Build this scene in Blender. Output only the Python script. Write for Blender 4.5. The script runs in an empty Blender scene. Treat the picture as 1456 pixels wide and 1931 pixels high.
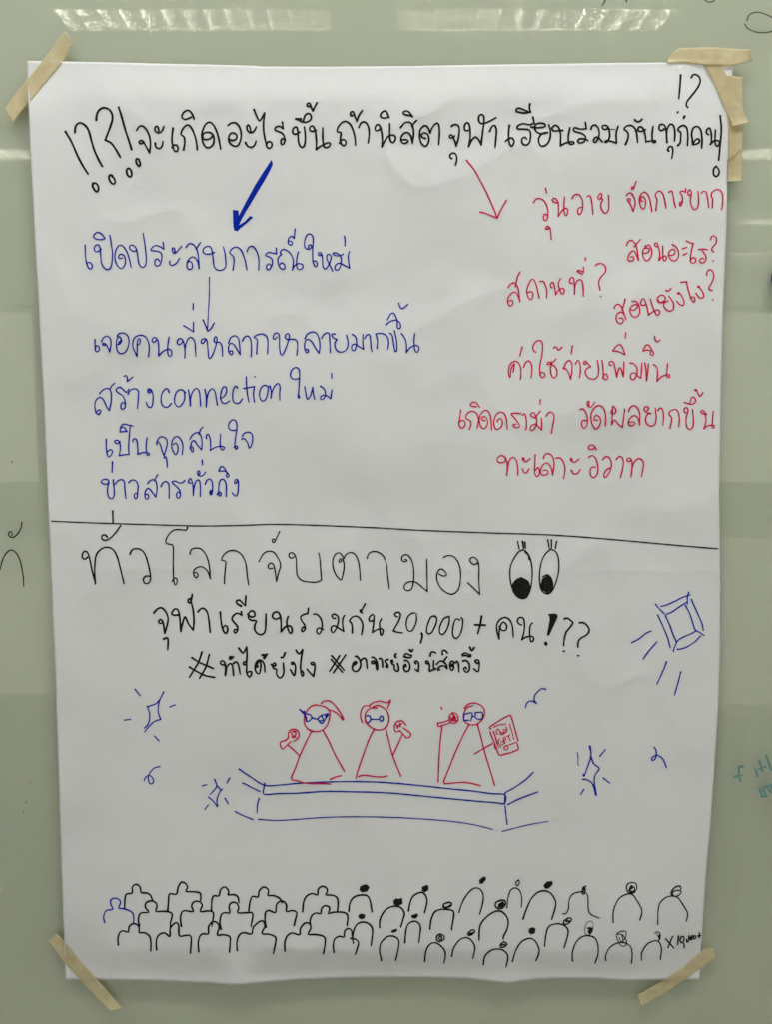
import bpy, math, random
import numpy as np
from mathutils import Vector, Matrix
from mathutils.geometry import tessellate_polygon

AMBIENT, STRIP, EXPOSURE, TUBE, ROUGH = 0.50, 23.0, -0.19, 275.0, 0.25
scene = bpy.context.scene
COL = scene.collection
random.seed(4)

# ------------------------------------------------------------------ camera
FPX, W0, H0 = 1395.0, 1456.0, 1931.0      # focal length and frame of the photograph, in its pixels
TILT = math.radians(4.9)                  # the phone looks a little downwards
CAM_D, CAM_Z = 0.867, 1.50                # distance to the board, height of the lens
cam = bpy.data.cameras.new('camera')
cam.sensor_fit = 'VERTICAL'
cam.sensor_height = 36.0
cam.lens = 36.0 * FPX / H0
cam.clip_start, cam.clip_end = 0.02, 100.0
cam_ob = bpy.data.objects.new('camera', cam)
COL.objects.link(cam_ob)
cam_ob.location = (0, -CAM_D, CAM_Z)
cam_ob.rotation_euler = (math.radians(90) - TILT, 0, 0)
scene.camera = cam_ob

# ------------------------------------------------------------------ world, exposure
world = bpy.data.worlds.new('World')
scene.world = world
world.use_nodes = True
bg = world.node_tree.nodes['Background']
bg.inputs[0].default_value = (1.0, 0.985, 0.95, 1)     # the even glow of a lit classroom on the open sides
bg.inputs[1].default_value = AMBIENT
scene.view_settings.view_transform = 'Standard'
scene.view_settings.look = 'None'
scene.view_settings.exposure = EXPOSURE
scene.view_settings.gamma = 1.0
scene.view_settings.use_curve_mapping = False
cy = scene.cycles
cy.max_bounces = 8
cy.diffuse_bounces = 4
cy.glossy_bounces = 4
cy.transparent_max_bounces = 12
cy.caustics_reflective = False
cy.caustics_refractive = False
cy.sample_clamp_indirect = 0.0
cy.use_denoising = True
cy.use_adaptive_sampling = False
cy.denoising_prefilter = 'ACCURATE'

# two strip lamps on the ceiling just in front of the board, above the frame
for i, x in enumerate((-0.62, 0.75)):
    ld = bpy.data.lights.new('strip_lamp', 'AREA')
    ld.shape = 'RECTANGLE'; ld.size, ld.size_y = 1.15, 0.28
    ld.energy = STRIP; ld.color = (1.0, 0.985, 0.93)
    lo = bpy.data.objects.new('strip_lamp', ld); COL.objects.link(lo)
    lo.location = (x, -0.8, CAM_Z + 1.88)

# ------------------------------------------------------------------ materials
def new_mat(name):
    m = bpy.data.materials.new(name); m.use_nodes = True
    nt = m.node_tree
    return m, nt, nt.nodes['Principled BSDF']

def plain(name, rgb, rough=0.6, spec=0.3, metallic=0.0):
    m, nt, b = new_mat(name)
    b.inputs['Base Color'].default_value = (*rgb, 1)
    b.inputs['Roughness'].default_value = rough
    b.inputs['Specular IOR Level'].default_value = spec
    b.inputs['Metallic'].default_value = metallic
    return m

def noisy(name, a, b_, scale, rough=0.6, spec=0.3, bump=0.0, bscale=None, stretch=None, detail=4):
    m, nt, b = new_mat(name)
    tc = nt.nodes.new('ShaderNodeTexCoord')
    mp = nt.nodes.new('ShaderNodeMapping')
    nt.links.new(tc.outputs['Object'], mp.inputs[0])
    if stretch: mp.inputs['Scale'].default_value = stretch
    n = nt.nodes.new('ShaderNodeTexNoise'); n.inputs['Scale'].default_value = scale; n.inputs['Detail'].default_value = detail
    nt.links.new(mp.outputs[0], n.inputs['Vector'])
    r = nt.nodes.new('ShaderNodeValToRGB')
    r.color_ramp.elements[0].position, r.color_ramp.elements[1].position = 0.3, 0.7
    r.color_ramp.elements[0].color = (*a, 1); r.color_ramp.elements[1].color = (*b_, 1)
    nt.links.new(n.outputs[0], r.inputs[0])
    nt.links.new(r.outputs[0], b.inputs['Base Color'])
    b.inputs['Roughness'].default_value = rough
    b.inputs['Specular IOR Level'].default_value = spec
    if bump:
        n2 = nt.nodes.new('ShaderNodeTexNoise'); n2.inputs['Scale'].default_value = bscale or scale; n2.inputs['Detail'].default_value = 6
        nt.links.new(mp.outputs[0], n2.inputs['Vector'])
        bp = nt.nodes.new('ShaderNodeBump'); bp.inputs['Strength'].default_value = bump; bp.inputs['Distance'].default_value = 0.001
        nt.links.new(n2.outputs[0], bp.inputs['Height'])
        nt.links.new(bp.outputs[0], b.inputs['Normal'])
    return m

def emit(name, rgb, strength):
    m = bpy.data.materials.new(name); m.use_nodes = True
    nt = m.node_tree; nt.nodes.clear()
    e = nt.nodes.new('ShaderNodeEmission'); o = nt.nodes.new('ShaderNodeOutputMaterial')
    e.inputs[0].default_value = (*rgb, 1); e.inputs[1].default_value = strength
    nt.links.new(e.outputs[0], o.inputs[0])
    return m

M = {}
M['paper'] = noisy('paper', (0.700, 0.712, 0.745), (0.732, 0.744, 0.777), 9, 0.75, 0.25, 0.12, 420)
M['backing'] = noisy('green_grey_backing', (0.492, 0.524, 0.442), (0.520, 0.552, 0.465), 3, 0.6, 0.1)
M['black'] = noisy('black_ink', (0.008, 0.008, 0.009), (0.016, 0.015, 0.016), 300, 0.7, 0.1)
M['blue'] = noisy('blue_ink', (0.001, 0.014, 0.320), (0.002, 0.028, 0.440), 260, 0.7, 0.05)
M['red'] = noisy('red_ink', (0.540, 0.007, 0.055), (0.690, 0.017, 0.095), 260, 0.7, 0.05)
M['grey'] = noisy('worn_black_ink', (0.045, 0.048, 0.035), (0.085, 0.090, 0.065), 300, 0.6, 0.2)
M['teal'] = noisy('smeared_teal_ink', (0.080, 0.230, 0.225), (0.170, 0.340, 0.315), 90, 0.6, 0.2)
M['knob'] = plain('black_plastic', (0.012, 0.012, 0.012), 0.4, 0.4)
M['ceiling'] = noisy('ceiling_tile', (0.70, 0.69, 0.66), (0.74, 0.73, 0.70), 30, 0.9, 0.1)
M['reflector'] = plain('satin_aluminium', (0.50, 0.51, 0.48), ROUGH, 0.5, 1.0)
M['blade'] = plain('white_blade', (0.82, 0.82, 0.79), 0.5, 0.4)
M['tube'] = emit('fluorescent_tube', (1.0, 0.985, 0.90), TUBE)
M['floor'] = noisy('floor', (0.38, 0.37, 0.34), (0.44, 0.43, 0.40), 4, 0.5, 0.3)
M['wall'] = noisy('back_wall', (0.66, 0.66, 0.62), (0.70, 0.70, 0.66), 2, 0.8, 0.2)
M['window'] = emit('daylit_window', (0.80, 1.0, 1.0), 2.9)
M['panel'] = emit('added_glow_panel', (1.0, 1.0, 0.84), 1.9)  # emissive surface added to lighten what the board mirrors
M['table'] = plain('table_top', (0.88, 0.87, 0.82), 0.4, 0.4)
M['dark_metal'] = plain('dark_metal', (0.05, 0.05, 0.05), 0.4, 0.4)

def glass_mat():
    # thin sheet of greenish glass: lets light through, mirrors by its angle
    m = bpy.data.materials.new('clear_glass'); m.use_nodes = True
    nt = m.node_tree; nt.nodes.clear()
    o = nt.nodes.new('ShaderNodeOutputMaterial'); mix = nt.nodes.new('ShaderNodeMixShader')
    t = nt.nodes.new('ShaderNodeBsdfTransparent'); g = nt.nodes.new('ShaderNodeBsdfGlossy'); f = nt.nodes.new('ShaderNodeFresnel')
    geo = nt.nodes.new('ShaderNodeNewGeometry'); ior = nt.nodes.new('ShaderNodeMix')      # same mirroring from both faces of the thin sheet
    ior.data_type = 'FLOAT'; ior.inputs[2].default_value = 1.52; ior.inputs[3].default_value = 1 / 1.52
    nt.links.new(geo.outputs['Backfacing'], ior.inputs[0]); nt.links.new(ior.outputs[0], f.inputs[0])
    t.inputs[0].default_value = (0.955, 0.975, 0.945, 1)
    g.inputs['Roughness'].default_value = 0.0
    nt.links.new(f.outputs[0], mix.inputs[0]); nt.links.new(t.outputs[0], mix.inputs[1])
    nt.links.new(g.outputs[0], mix.inputs[2]); nt.links.new(mix.outputs[0], o.inputs[0])
    return m
M['glass'] = glass_mat()

def tape_mat():
    # crepe masking tape, a little see-through
    m, nt, b = new_mat('masking_tape')
    o = nt.nodes['Material Output']
    tc = nt.nodes.new('ShaderNodeTexCoord')
    n = nt.nodes.new('ShaderNodeTexNoise'); n.inputs['Scale'].default_value = 60; n.inputs['Detail'].default_value = 5
    nt.links.new(tc.outputs['Object'], n.inputs['Vector'])
    r = nt.nodes.new('ShaderNodeValToRGB')
    r.color_ramp.elements[0].position, r.color_ramp.elements[1].position = 0.3, 0.72
    r.color_ramp.elements[0].color = (0.66, 0.57, 0.36, 1); r.color_ramp.elements[1].color = (0.78, 0.70, 0.50, 1)
    nt.links.new(n.outputs[0], r.inputs[0]); nt.links.new(r.outputs[0], b.inputs['Base Color'])
    b.inputs['Roughness'].default_value = 0.42; b.inputs['Specular IOR Level'].default_value = 0.45
    n2 = nt.nodes.new('ShaderNodeTexNoise'); n2.inputs['Scale'].default_value = 700; n2.inputs['Detail'].default_value = 3
    nt.links.new(tc.outputs['Object'], n2.inputs['Vector'])
    bp = nt.nodes.new('ShaderNodeBump'); bp.inputs['Strength'].default_value = 0.35; bp.inputs['Distance'].default_value = 0.0006
    nt.links.new(n2.outputs[0], bp.inputs['Height']); nt.links.new(bp.outputs[0], b.inputs['Normal'])
    t = nt.nodes.new('ShaderNodeBsdfTransparent'); t.inputs[0].default_value = (1.0, 0.95, 0.80, 1)
    mix = nt.nodes.new('ShaderNodeMixShader'); mix.inputs[0].default_value = 0.56
    nt.links.new(t.outputs[0], mix.inputs[1]); nt.links.new(b.outputs[0], mix.inputs[2]); nt.links.new(mix.outputs[0], o.inputs[0])
    return m
M['tape'] = tape_mat()
CRINKLE = 1.7

# ------------------------------------------------------------------ helpers
def obj(name, verts, faces, mat, parent=None, smooth=False):
    me = bpy.data.meshes.new(name)
    me.from_pydata([tuple(v) for v in verts], [], [tuple(f) for f in faces])
    me.materials.append(mat)
    if smooth: me.polygons.foreach_set('use_smooth', [True] * len(me.polygons))
    me.update()
    o = bpy.data.objects.new(name, me); COL.objects.link(o)
    if parent:
        o.parent = parent
        o.matrix_parent_inverse = Matrix.Translation(-Vector(parent.location))
    return o

def thing(name, label, cat, loc=(0, 0, 0), group=None):
    o = bpy.data.objects.new(name, None); COL.objects.link(o)
    o.location = loc; o.empty_display_size = 0.05
    o['label'] = label; o['category'] = cat
    if group: o['group'] = group
    return o

def tag(o, label, cat, group=None):
    o['label'] = label; o['category'] = cat
    if group: o['group'] = group
    return o

class MB:
    def __init__(s): s.v, s.f = [], []
    def add(s, v, f):
        n = len(s.v); s.v += [tuple(p) for p in v]; s.f += [tuple(i + n for i in q) for q in f]
    def box(s, x0, x1, y0, y1, z0, z1):
        s.add([(x, y, z) for z in (z0, z1) for x, y in ((x0, y0), (x1, y0), (x1, y1), (x0, y1))],
              [(3, 2, 1, 0), (4, 5, 6, 7), (0, 1, 5, 4), (1, 2, 6, 5), (2, 3, 7, 6), (3, 0, 4, 7)])
    def build(s, name, mat, parent=None, smooth=False): return obj(name, s.v, s.f, mat, parent, smooth)

CT, ST = math.cos(TILT), math.sin(TILT)
def on_wall(px, py, h=0.0):
    """the point h metres in front of the glass that the photograph shows at pixel (px, py)"""
    px = np.asarray(px, float); py = np.asarray(py, float)
    u = (H0 / 2 - py) / FPX; x = (px - W0 / 2) / FPX
    dy = CT + ST * u; dz = -ST + CT * u
    t = (CAM_D - h) / dy
    return np.stack([x * t, -CAM_D + dy * t, CAM_Z + dz * t], -1)

def interp_curve(pts, t):
    p = np.array(pts, float)
    d = np.concatenate([[0], np.cumsum(np.hypot(*np.diff(p, axis=0).T))]); d /= d[-1]
    return np.stack([np.interp(t, d, p[:, 0]), np.interp(t, d, p[:, 1])], -1)

# ------------------------------------------------------------------ how the sheet bulges away from the glass
rng = np.random.default_rng(11)
def sst(a, b, x):
    t = np.clip((x - a) / (b - a), 0, 1); return t * t * (3 - 2 * t)
LATT = [rng.uniform(-1, 1, (64, 64)) for _ in range(6)]
def lattice(k, px, py, size, ang):
    x = (px * math.cos(ang) + py * math.sin(ang)) / size + 20.0; y = (-px * math.sin(ang) + py * math.cos(ang)) / size + 20.0
    xi, yi = np.floor(x).astype(int), np.floor(y).astype(int); fx, fy = x - xi, y - yi
    fx, fy = fx ** 3 * (fx * (6 * fx - 15) + 10), fy ** 3 * (fy * (6 * fy - 15) + 10)
    L = LATT[k]; g = lambda i, j: L[(yi + j) % 64, (xi + i) % 64]
    return (g(0, 0) * (1 - fx) + g(1, 0) * fx) * (1 - fy) + (g(0, 1) * (1 - fx) + g(1, 1) * fx) * fy
CREASES = [(rng.uniform(110, 1340), rng.uniform(160, 1000) if k % 5 else rng.uniform(1000, 1780), rng.uniform(0, math.pi),
            rng.uniform(35, 120), rng.uniform(-1, 1), rng.uniform(8, 20)) for k in range(80)]
CREASES += [(230, 365, 2.4, 90, 1.2, 12), (640, 560, 0.9, 110, 1.1, 14), (700, 470, 2.6, 120, -1.0, 14), (1320, 600, 0.5, 50, 1.3, 10),
            (1330, 215, 0.4, 70, -1.9, 14), (1295, 185, 1.0, 60, 1.2, 14), (880, 240, 0.3, 110, 1.0, 14), (290, 375, 0.7, 60, -1.0, 10),
            (488, 165, 1.75, 45, 1.2, 10), (520, 600, 0.9, 90, 1.0, 14)]
def paper_h(px, py):
    """height of the sheet above the glass, in metres, at the place seen at pixel (px, py)"""
    px = np.asarray(px, float); py = np.asarray(py, float)
    wx = px + 40 * lattice(5, px, py, 170, 0.2); wy = py + 40 * lattice(4, px, py, 150, 0.9)
    n = (lattice(0, wx, wy, 420, 0.3) * 1.1 + lattice(1, wx, wy, 210, 0.8) * 0.62 + lattice(2, wx, wy, 105, 0.5) * 0.27 * CRINKLE
         - np.abs(lattice(3, wx, wy, 130, 1.2)) * 0.55 * CRINKLE + lattice(4, wx, wy, 52, 0.1) * 0.07 * CRINKLE)
    n = n * 2.1 * (1.0 - 0.45 * sst(900, 1500, py))
    for cx, cy_, a, L, amp, wd in CREASES:
        dx, dy = px - cx, py - cy_
        along = dx * math.cos(a) + dy * math.sin(a); across = -dx * math.sin(a) + dy * math.cos(a)
        n = n + amp * 0.42 * np.exp(-np.sqrt(across ** 2 + 9) / wd) * np.exp(-(along / L) ** 2)
    top = sst(110, 196, py) * 7.0 - sst(190, 560, py) * 5.0              # curls over below the top edge
    keep = 1 - 0.92 * np.exp(-((px - 445) / 34.0) ** 2) - 0.5 * np.exp(-((px - 955) / 40.0) ** 2)
    rise = 0.35 + 0.65 * np.sin(np.clip((px - 110) / 1230, 0, 1) * math.pi) ** 0.6
    low = (sst(1480, 1795, py) * 6.0 - sst(1784, 1842, py) * 8.3 * keep + sst(1838, 1852, py) * 0.2) * rise   # sags out above the bottom edge
    fold = 0.5 * np.exp(-np.abs(py - 1074 - (px - 700) * 0.004) / 9.0)
    edge = -sst(1285, 1362, px) * 1.3 + np.exp(-np.clip(px - (45 + py * 0.042), 0, 999) / 10.0) * 0.5
    h = 3.4 + n + top + low + fold + edge
    for cx, cy_ in ((60, 130), (1375, 140), (130, 1830), (1315, 1830)):   # taped corners are held flat
        h = h - (h - 0.7) * np.exp(-((px - cx) ** 2 + (py - cy_) ** 2) / 70.0 ** 2)
    side = np.exp(-np.clip(1372 - px, 0, 999) / 36.0) * (1 - sst(330, 420, py))
    h = h - (h - 0.8) * side
    return np.maximum(h, 0.5) * 0.001

# ------------------------------------------------------------------ the room that lights the board and is mirrored in it
CEIL = CAM_Z + 1.9
LL, LW, LH, NC = 1.2, 0.17, 0.055, 13       # length, width, louvre depth, cells
# lamps sit in a grid 1.492 m by 1.5 m
LAMPS = [(-0.846, 2.602), (0.646, 2.602), (-2.338, 4.113), (2.138, 4.113), (3.63, 5.55), (3.63, 6.62)]
LAMP_LABELS = ['louvred ceiling light mirrored above the left half of the poster', 'louvred ceiling light mirrored above the right half of the poster',
               'ceiling light mirrored as a thin dashed strip left of the poster', 'ceiling light mirrored as faint specks right of the poster',
               'ceiling light mirrored as two dots at the right edge of the frame', 'ceiling light mirrored as a dashed line level with the red question marks']
# ceiling with an opening for every lamp
mb = MB()
rows = sorted({f for _, f in LAMPS}); y_prev = 0.0
for f in rows:
    hw = LW / 2 + .0125
    mb.box(-6, 6, -f + hw, -y_prev, CEIL, CEIL + .1)
    xs = sorted(x for x, g in LAMPS if g == f); x_prev = -6
    for x in xs:
        mb.box(x_prev, x - LL / 2 - .0125, -f - hw, -f + hw, CEIL, CEIL + .1); x_prev = x + LL / 2 + .0125
    mb.box(x_prev, 6, -f - hw, -f + hw, CEIL, CEIL + .1); y_prev = f + hw
mb.box(-6, 6, -9.3, -y_prev, CEIL, CEIL + .1)
c = mb.build('ceiling', M['ceiling']); c['kind'] = 'structure'
def make_lamp():
    t = thing('ceiling_light', '', 'ceiling light')
    b = MB()                                   # tray recessed in the ceiling
    b.box(-LL/2 - .012, LL/2 + .012, -LW/2 - .012, -LW/2, 0, 0.085); b.box(-LL/2 - .012, LL/2 + .012, LW/2, LW/2 + .012, 0, 0.085)
    b.box(-LL/2 - .012, -LL/2, -LW/2, LW/2, 0, 0.085); b.box(LL/2, LL/2 + .012, -LW/2, LW/2, 0, 0.085)
    b.box(-LL/2, LL/2, -LW/2, LW/2, 0.082, 0.088)
    b.build('housing', M['blade'], t)
    b = MB()                                   # V-shaped rails and cross blades
    for y in (-LW/2, 0, LW/2):
        a = 0.008
        for s in ((-1, 1) if y == 0 else ((1,) if y < 0 else (-1,))):
            y0 = y + s * 0.003; y1 = y + s * 0.020
            b.add([(-LL/2, y0, 0), (LL/2, y0, 0), (LL/2, y0, LH), (-LL/2, y0, LH)], [(0, 1, 2, 3)] if s > 0 else [(3, 2, 1, 0)])
            n = 5                              # parabolic reflector wall
            pts = [(y + s * (0.003 + 0.019 * (k / n) ** 2), LH * (k / n)) for k in range(n + 1)]
            for k in range(n):
                (ya, za), (yb, zb) = pts[k], pts[k + 1]
                q = [(-LL/2, ya, za), (LL/2, ya, za), (LL/2, yb, zb), (-LL/2, yb, zb)]
                b.add(q, [(0, 1, 2, 3)])
    b.build('reflector', M['reflector'], t)
    for k in range(1, NC):
        x = -LL/2 + LL * k / NC
        b = MB()
        for r in (-1, 1):
            yc = r * LW / 4; hw = LW / 4 - 0.004
            b.add([(x - .0012, yc - hw, 0), (x - .0012, yc + hw, 0), (x + .0012, yc + hw, 0), (x + .0012, yc - hw, 0),
                   (x - .003, yc - hw * .6, LH), (x - .003, yc + hw * .6, LH), (x + .003, yc + hw * .6, LH), (x + .003, yc - hw * .6, LH)],
                  [(3, 2, 1, 0), (4, 5, 6, 7), (0, 1, 5, 4), (1, 2, 6, 5), (2, 3, 7, 6), (3, 0, 4, 7)])
        b.build('blade', M['blade'], t)
    for r in (-1, 1):
        b = MB(); n = 10; rad = 0.013; yc = r * LW / 4; zc = 0.066
        ring = [(yc + rad * math.cos(2 * math.pi * i / n), zc + rad * math.sin(2 * math.pi * i / n)) for i in range(n)]
        b.add([(x, p[0], p[1]) for x in (-LL/2 + .02, LL/2 - .02) for p in ring],
              [(i, i + n, (i + 1) % n + n, (i + 1) % n) for i in range(n)] + [tuple(range(n)), tuple(reversed(range(n, 2 * n)))])
        b.build('tube', M['tube'], t)
    return t
lamp0 = make_lamp()
for i, ((x, f), lab) in enumerate(zip(LAMPS, LAMP_LABELS)):
    if i == 0: L = lamp0
    else:
        L = lamp0.copy(); COL.objects.link(L)
        for ch in list(lamp0.children):
            c = ch.copy(); COL.objects.link(c); c.parent = L
    L['label'] = lab; L['group'] = 'louvred ceiling lights'
    L.location = (x, -f, CEIL)
mb = MB(); mb.box(-6, 6, -9.3, 0.1, -0.05, 0.0); o = mb.build('floor', M['floor']); o['kind'] = 'structure'
mb = MB(); mb.box(-6, 6, -9.3, -9.2, 0.0, CEIL); o = mb.build('back_wall', M['wall']); o['kind'] = 'structure'
def window(x0, x1, glow, lab):  # builds the clear window and the added glowing panels beside it
    t = thing('window', lab, 'window', ((x0 + x1) / 2, -9.2, 1.05))
    mb = MB()
    for q in ((x0 - .05, x1 + .05, 1.0, 1.05), (x0 - .05, x1 + .05, 3.3, 3.35), (x0 - .05, x0, 1.05, 3.3), (x1, x1 + .05, 1.05, 3.3)):
        mb.box(q[0], q[1], -9.199, -9.13, q[2], q[3])
    mb.build('frame', M['blade'], t)
    mb = MB(); mb.box(x0, x1, -9.198, -9.16, 1.05, 3.3); mb.build('pane', glow, t)
window(-5.9, -4.7, M['panel'], 'added pale glowing blind mirrored at the left edge of the frame')
window(-4.58, -2.9, M['window'], 'clear daylit window mirrored as a pale bluish patch left of the poster')
window(2.9, 5.9, M['panel'], 'wide added pale glowing blind mirrored right of the poster')
def table(x, y, lab):
    t = thing('table', lab, 'table', (x, y, 0), 'tables in the room')
    b = MB(); b.box(x - 1.15, x + 1.15, y - 2.05, y + 2.05, .72, .75); b.build('tabletop', M['table'], t)
    for sx in (-1.08, 1.08):
        for sy in (-1.98, 1.98):
            b = MB(); b.box(x + sx - .02, x + sx + .02, y + sy - .02, y + sy + .02, 0, .72); b.build('leg', M['dark_metal'], t)
table(-2.1, -3.4, 'long white table mirrored low beside the left edge of the poster')
table(2.15, -3.3, 'long white table mirrored low beside the right edge of the poster')

# ------------------------------------------------------------------ the glass writing board
board = thing('glass_writing_board', 'grey-green glass writing board that fills the background behind the poster', 'writing board', (0, 0, 0))
GAP = 0.007
mb = MB(); mb.box(-2.4, 2.4, GAP, GAP + 0.02, 0.05, 3.2); mb.build('backing_panel', M['backing'], board)
obj('glass_pane', [(-2.4, 0, 0.05), (2.4, 0, 0.05), (2.4, 0, 3.2), (-2.4, 0, 3.2)], [(0, 1, 2, 3)], M['glass'], board)

# ------------------------------------------------------------------ the sheet of paper
LEFT = [(50, 115), (53, 200), (57, 290), (65, 445), (73.5, 600), (83, 780), (90.4, 960), (97, 1100), (98.5, 1150), (105.5, 1302), (106, 1340), (113, 1550), (119, 1740), (123.5, 1848)]
RIGHT = [(1383, 126), (1379, 200), (1375, 290), (1372.5, 350), (1371, 420), (1364, 600), (1360, 740), (1357, 930), (1359, 1100), (1358, 1250), (1355, 1340), (1351, 1400), (1342, 1540), (1333, 1640), (1326, 1740), (1320, 1847)]
TOP = [(50, 115), (150, 116.5), (300, 120), (400, 122), (480, 124), (492, 125.5), (620, 126), (780, 124.5), (900, 122.5), (1000, 121), (1130, 119), (1250, 118), (1330, 121), (1383, 126)]
BOT = [(123.5, 1848), (170, 1846.5), (220, 1848), (300, 1849.5), (360, 1852), (400, 1854), (430, 1857), (447, 1857.5), (480, 1855), (520, 1851), (570, 1847), (640, 1844), (700, 1843), (800, 1843), (880, 1845), (930, 1851), (957, 1854.5),
       (985, 1850), (1015, 1846), (1060, 1844.5), (1113, 1845), (1185, 1849), (1260, 1847), (1320, 1847)]
NU, NV = 300, 390
u = np.linspace(0, 1, NU); v = np.linspace(0, 1, NV)
def along(pts, t, axis):
    p = np.array(pts, float); s = (p[:, axis] - p[0, axis]) / (p[-1, axis] - p[0, axis])
    return np.stack([np.interp(t, s, p[:, 0]), np.interp(t, s, p[:, 1])], -1)
T, B_, L_, R_ = along(TOP, u, 0), along(BOT, u, 0), along(LEFT, v, 1), along(RIGHT, v, 1)
U, V = u[None, :, None], v[:, None, None]
P = ((1 - V) * T[None] + V * B_[None] + (1 - U) * L_[:, None] + U * R_[:, None]
     - ((1 - U) * (1 - V) * T[0] + U * (1 - V) * T[-1] + (1 - U) * V * B_[0] + U * V * B_[-1]))
PX, PY = P[..., 0], P[..., 1]
XYZ = on_wall(PX, PY, paper_h(PX, PY))
poster = thing('paper_poster', 'large white paper sheet covered in black, blue and red Thai handwriting', 'poster', tuple(on_wall(724, 985)))
idx = np.arange(NU * NV).reshape(NV, NU)
faces = np.stack([idx[1:, :-1], idx[1:, 1:], idx[:-1, 1:], idx[:-1, :-1]], -1).reshape(-1, 4)
verts = XYZ.reshape(-1, 3).tolist()
# a second skin behind gives the sheet its thickness
n0 = len(verts); back = (XYZ + np.array([0, 0.00016, 0])).reshape(-1, 3).tolist()
ff = faces.tolist() + [[a + n0 for a in q[::-1]] for q in faces.tolist()]
rim = np.concatenate([idx[0, :], idx[1:, -1], idx[-1, -2::-1], idx[-2::-1, 0]])
ff += [[int(rim[i]), int(rim[i + 1]), int(rim[i + 1]) + n0, int(rim[i]) + n0] for i in range(len(rim) - 1)]
obj('sheet', verts + back, ff, M['paper'], poster, smooth=True)

# ------------------------------------------------------------------ pen strokes: ribbons of ink lying on the paper or the glass
def smooth_path(pts, closed_corners=True):
    """Catmull-Rom through the points; a doubled point is a sharp corner"""
    runs, cur = [], [pts[0]]
    for p in pts[1:]:
        if p == cur[-1]: runs.append(cur); cur = [p]
        else: cur.append(p)
    runs.append(cur)
    out = []
    for r in runs:
        if len(r) < 2: continue
        q = np.array([r[0]] + r + [r[-1]], float)
        q[0] = 2 * q[1] - q[2]; q[-1] = 2 * q[-2] - q[-3]
        seg = []
        for i in range(1, len(q) - 2):
            p0, p1, p2, p3 = q[i - 1], q[i], q[i + 1], q[i + 2]
            n = max(2, int(math.hypot(*(p2 - p1)) / 3.2))
            t = (np.arange(n) / n)[:, None]
            seg.append(0.5 * ((2 * p1) + (-p0 + p2) * t + (2 * p0 - 5 * p1 + 4 * p2 - p3) * t ** 2 + (-p0 + 3 * p1 - 3 * p2 + p3) * t ** 3))
        seg.append(q[-2][None])
        out.append(np.concatenate(seg))
    return out

class Ink:
    def __init__(s, on_paper): s.v, s.f, s.k, s.paper = [], [], 0, on_paper
    def lift(s, p, extra):
        h = paper_h(p[:, 0], p[:, 1]) if s.paper else 0.0
        return on_wall(p[:, 0], p[:, 1], h + 0.00022 + extra)
    def put(s, P3, faces):
        n = len(s.v); s.v += [tuple(map(float, p)) for p in P3]; s.f += [tuple(i + n for i in f) for f in faces]
    def disc(s, c, r):
        a = np.arange(10) * 2 * math.pi / 10
        p = np.stack([c[0] + r * np.cos(a), c[1] + r * np.sin(a)], -1)
        s.k += 1
        s.put(s.lift(p, 1.5e-5 + (s.k % 9) * 1.1e-5), [tuple(reversed(range(10)))])
    def stroke(s, pts, w):
        for path in smooth_path(pts):
            d = np.gradient(path, axis=0); L = np.hypot(d[:, 0], d[:, 1]) + 1e-9
            nrm = np.stack([-d[:, 1] / L, d[:, 0] / L], -1)
            arc = np.concatenate([[0], np.cumsum(np.hypot(*np.diff(path, axis=0).T))])
            ph = random.uniform(0, 6.28)
            ww = w / 2 * 0.95 * (1 + 0.07 * np.sin(arc / 9.0 + ph) + 0.05 * np.sin(arc / 3.7 + 2 * ph))
            ww = ww * (1 + 0.12 * np.exp(-arc / 2.5) - 0.10 * np.exp(-(arc[-1] - arc) / 3.0))
            a, b = path + nrm * ww[:, None], path - nrm * ww[:, None]
            s.k += 1
            ex = (s.k % 9) * 1.1e-5 + 6e-5 * arc / (arc[-1] + 60)
            A, B = s.lift(a, ex), s.lift(b, ex)
            n = len(path)
            s.put(np.concatenate([A, B]), [(i, i + 1, i + 1 + n, i + n) for i in range(n - 1)])
            s.disc(path[0], ww[0]); s.disc(path[-1], ww[-1])
    def fill(s, pts):
        s.k += 1
        v3 = [Vector((x, y, 0)) for x, y in pts]
        tr = tessellate_polygon([v3]); p = np.array(pts, float)
        # split long triangles so that the fill follows the paper
        V_, F_ = [tuple(q) for q in p], [tuple(t) for t in tr]
        for _ in range(3):
            mid, NF = {}, []
            def m(a, b):
                k = (min(a, b), max(a, b))
                if k not in mid:
                    mid[k] = len(V_); V_.append(((V_[a][0] + V_[b][0]) / 2, (V_[a][1] + V_[b][1]) / 2))
                return mid[k]
            for a, b, c in F_:
                ab, bc, ca = m(a, b), m(b, c), m(c, a)
                NF += [(a, ab, ca), (ab, b, bc), (ca, bc, c), (ab, bc, ca)]
            F_ = NF
        s.put(s.lift(np.array(V_), (s.k % 9) * 1.1e-5), F_)
    def build(s, name, mat, parent):
        return obj(name, s.v, s.f, mat, parent)

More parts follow.
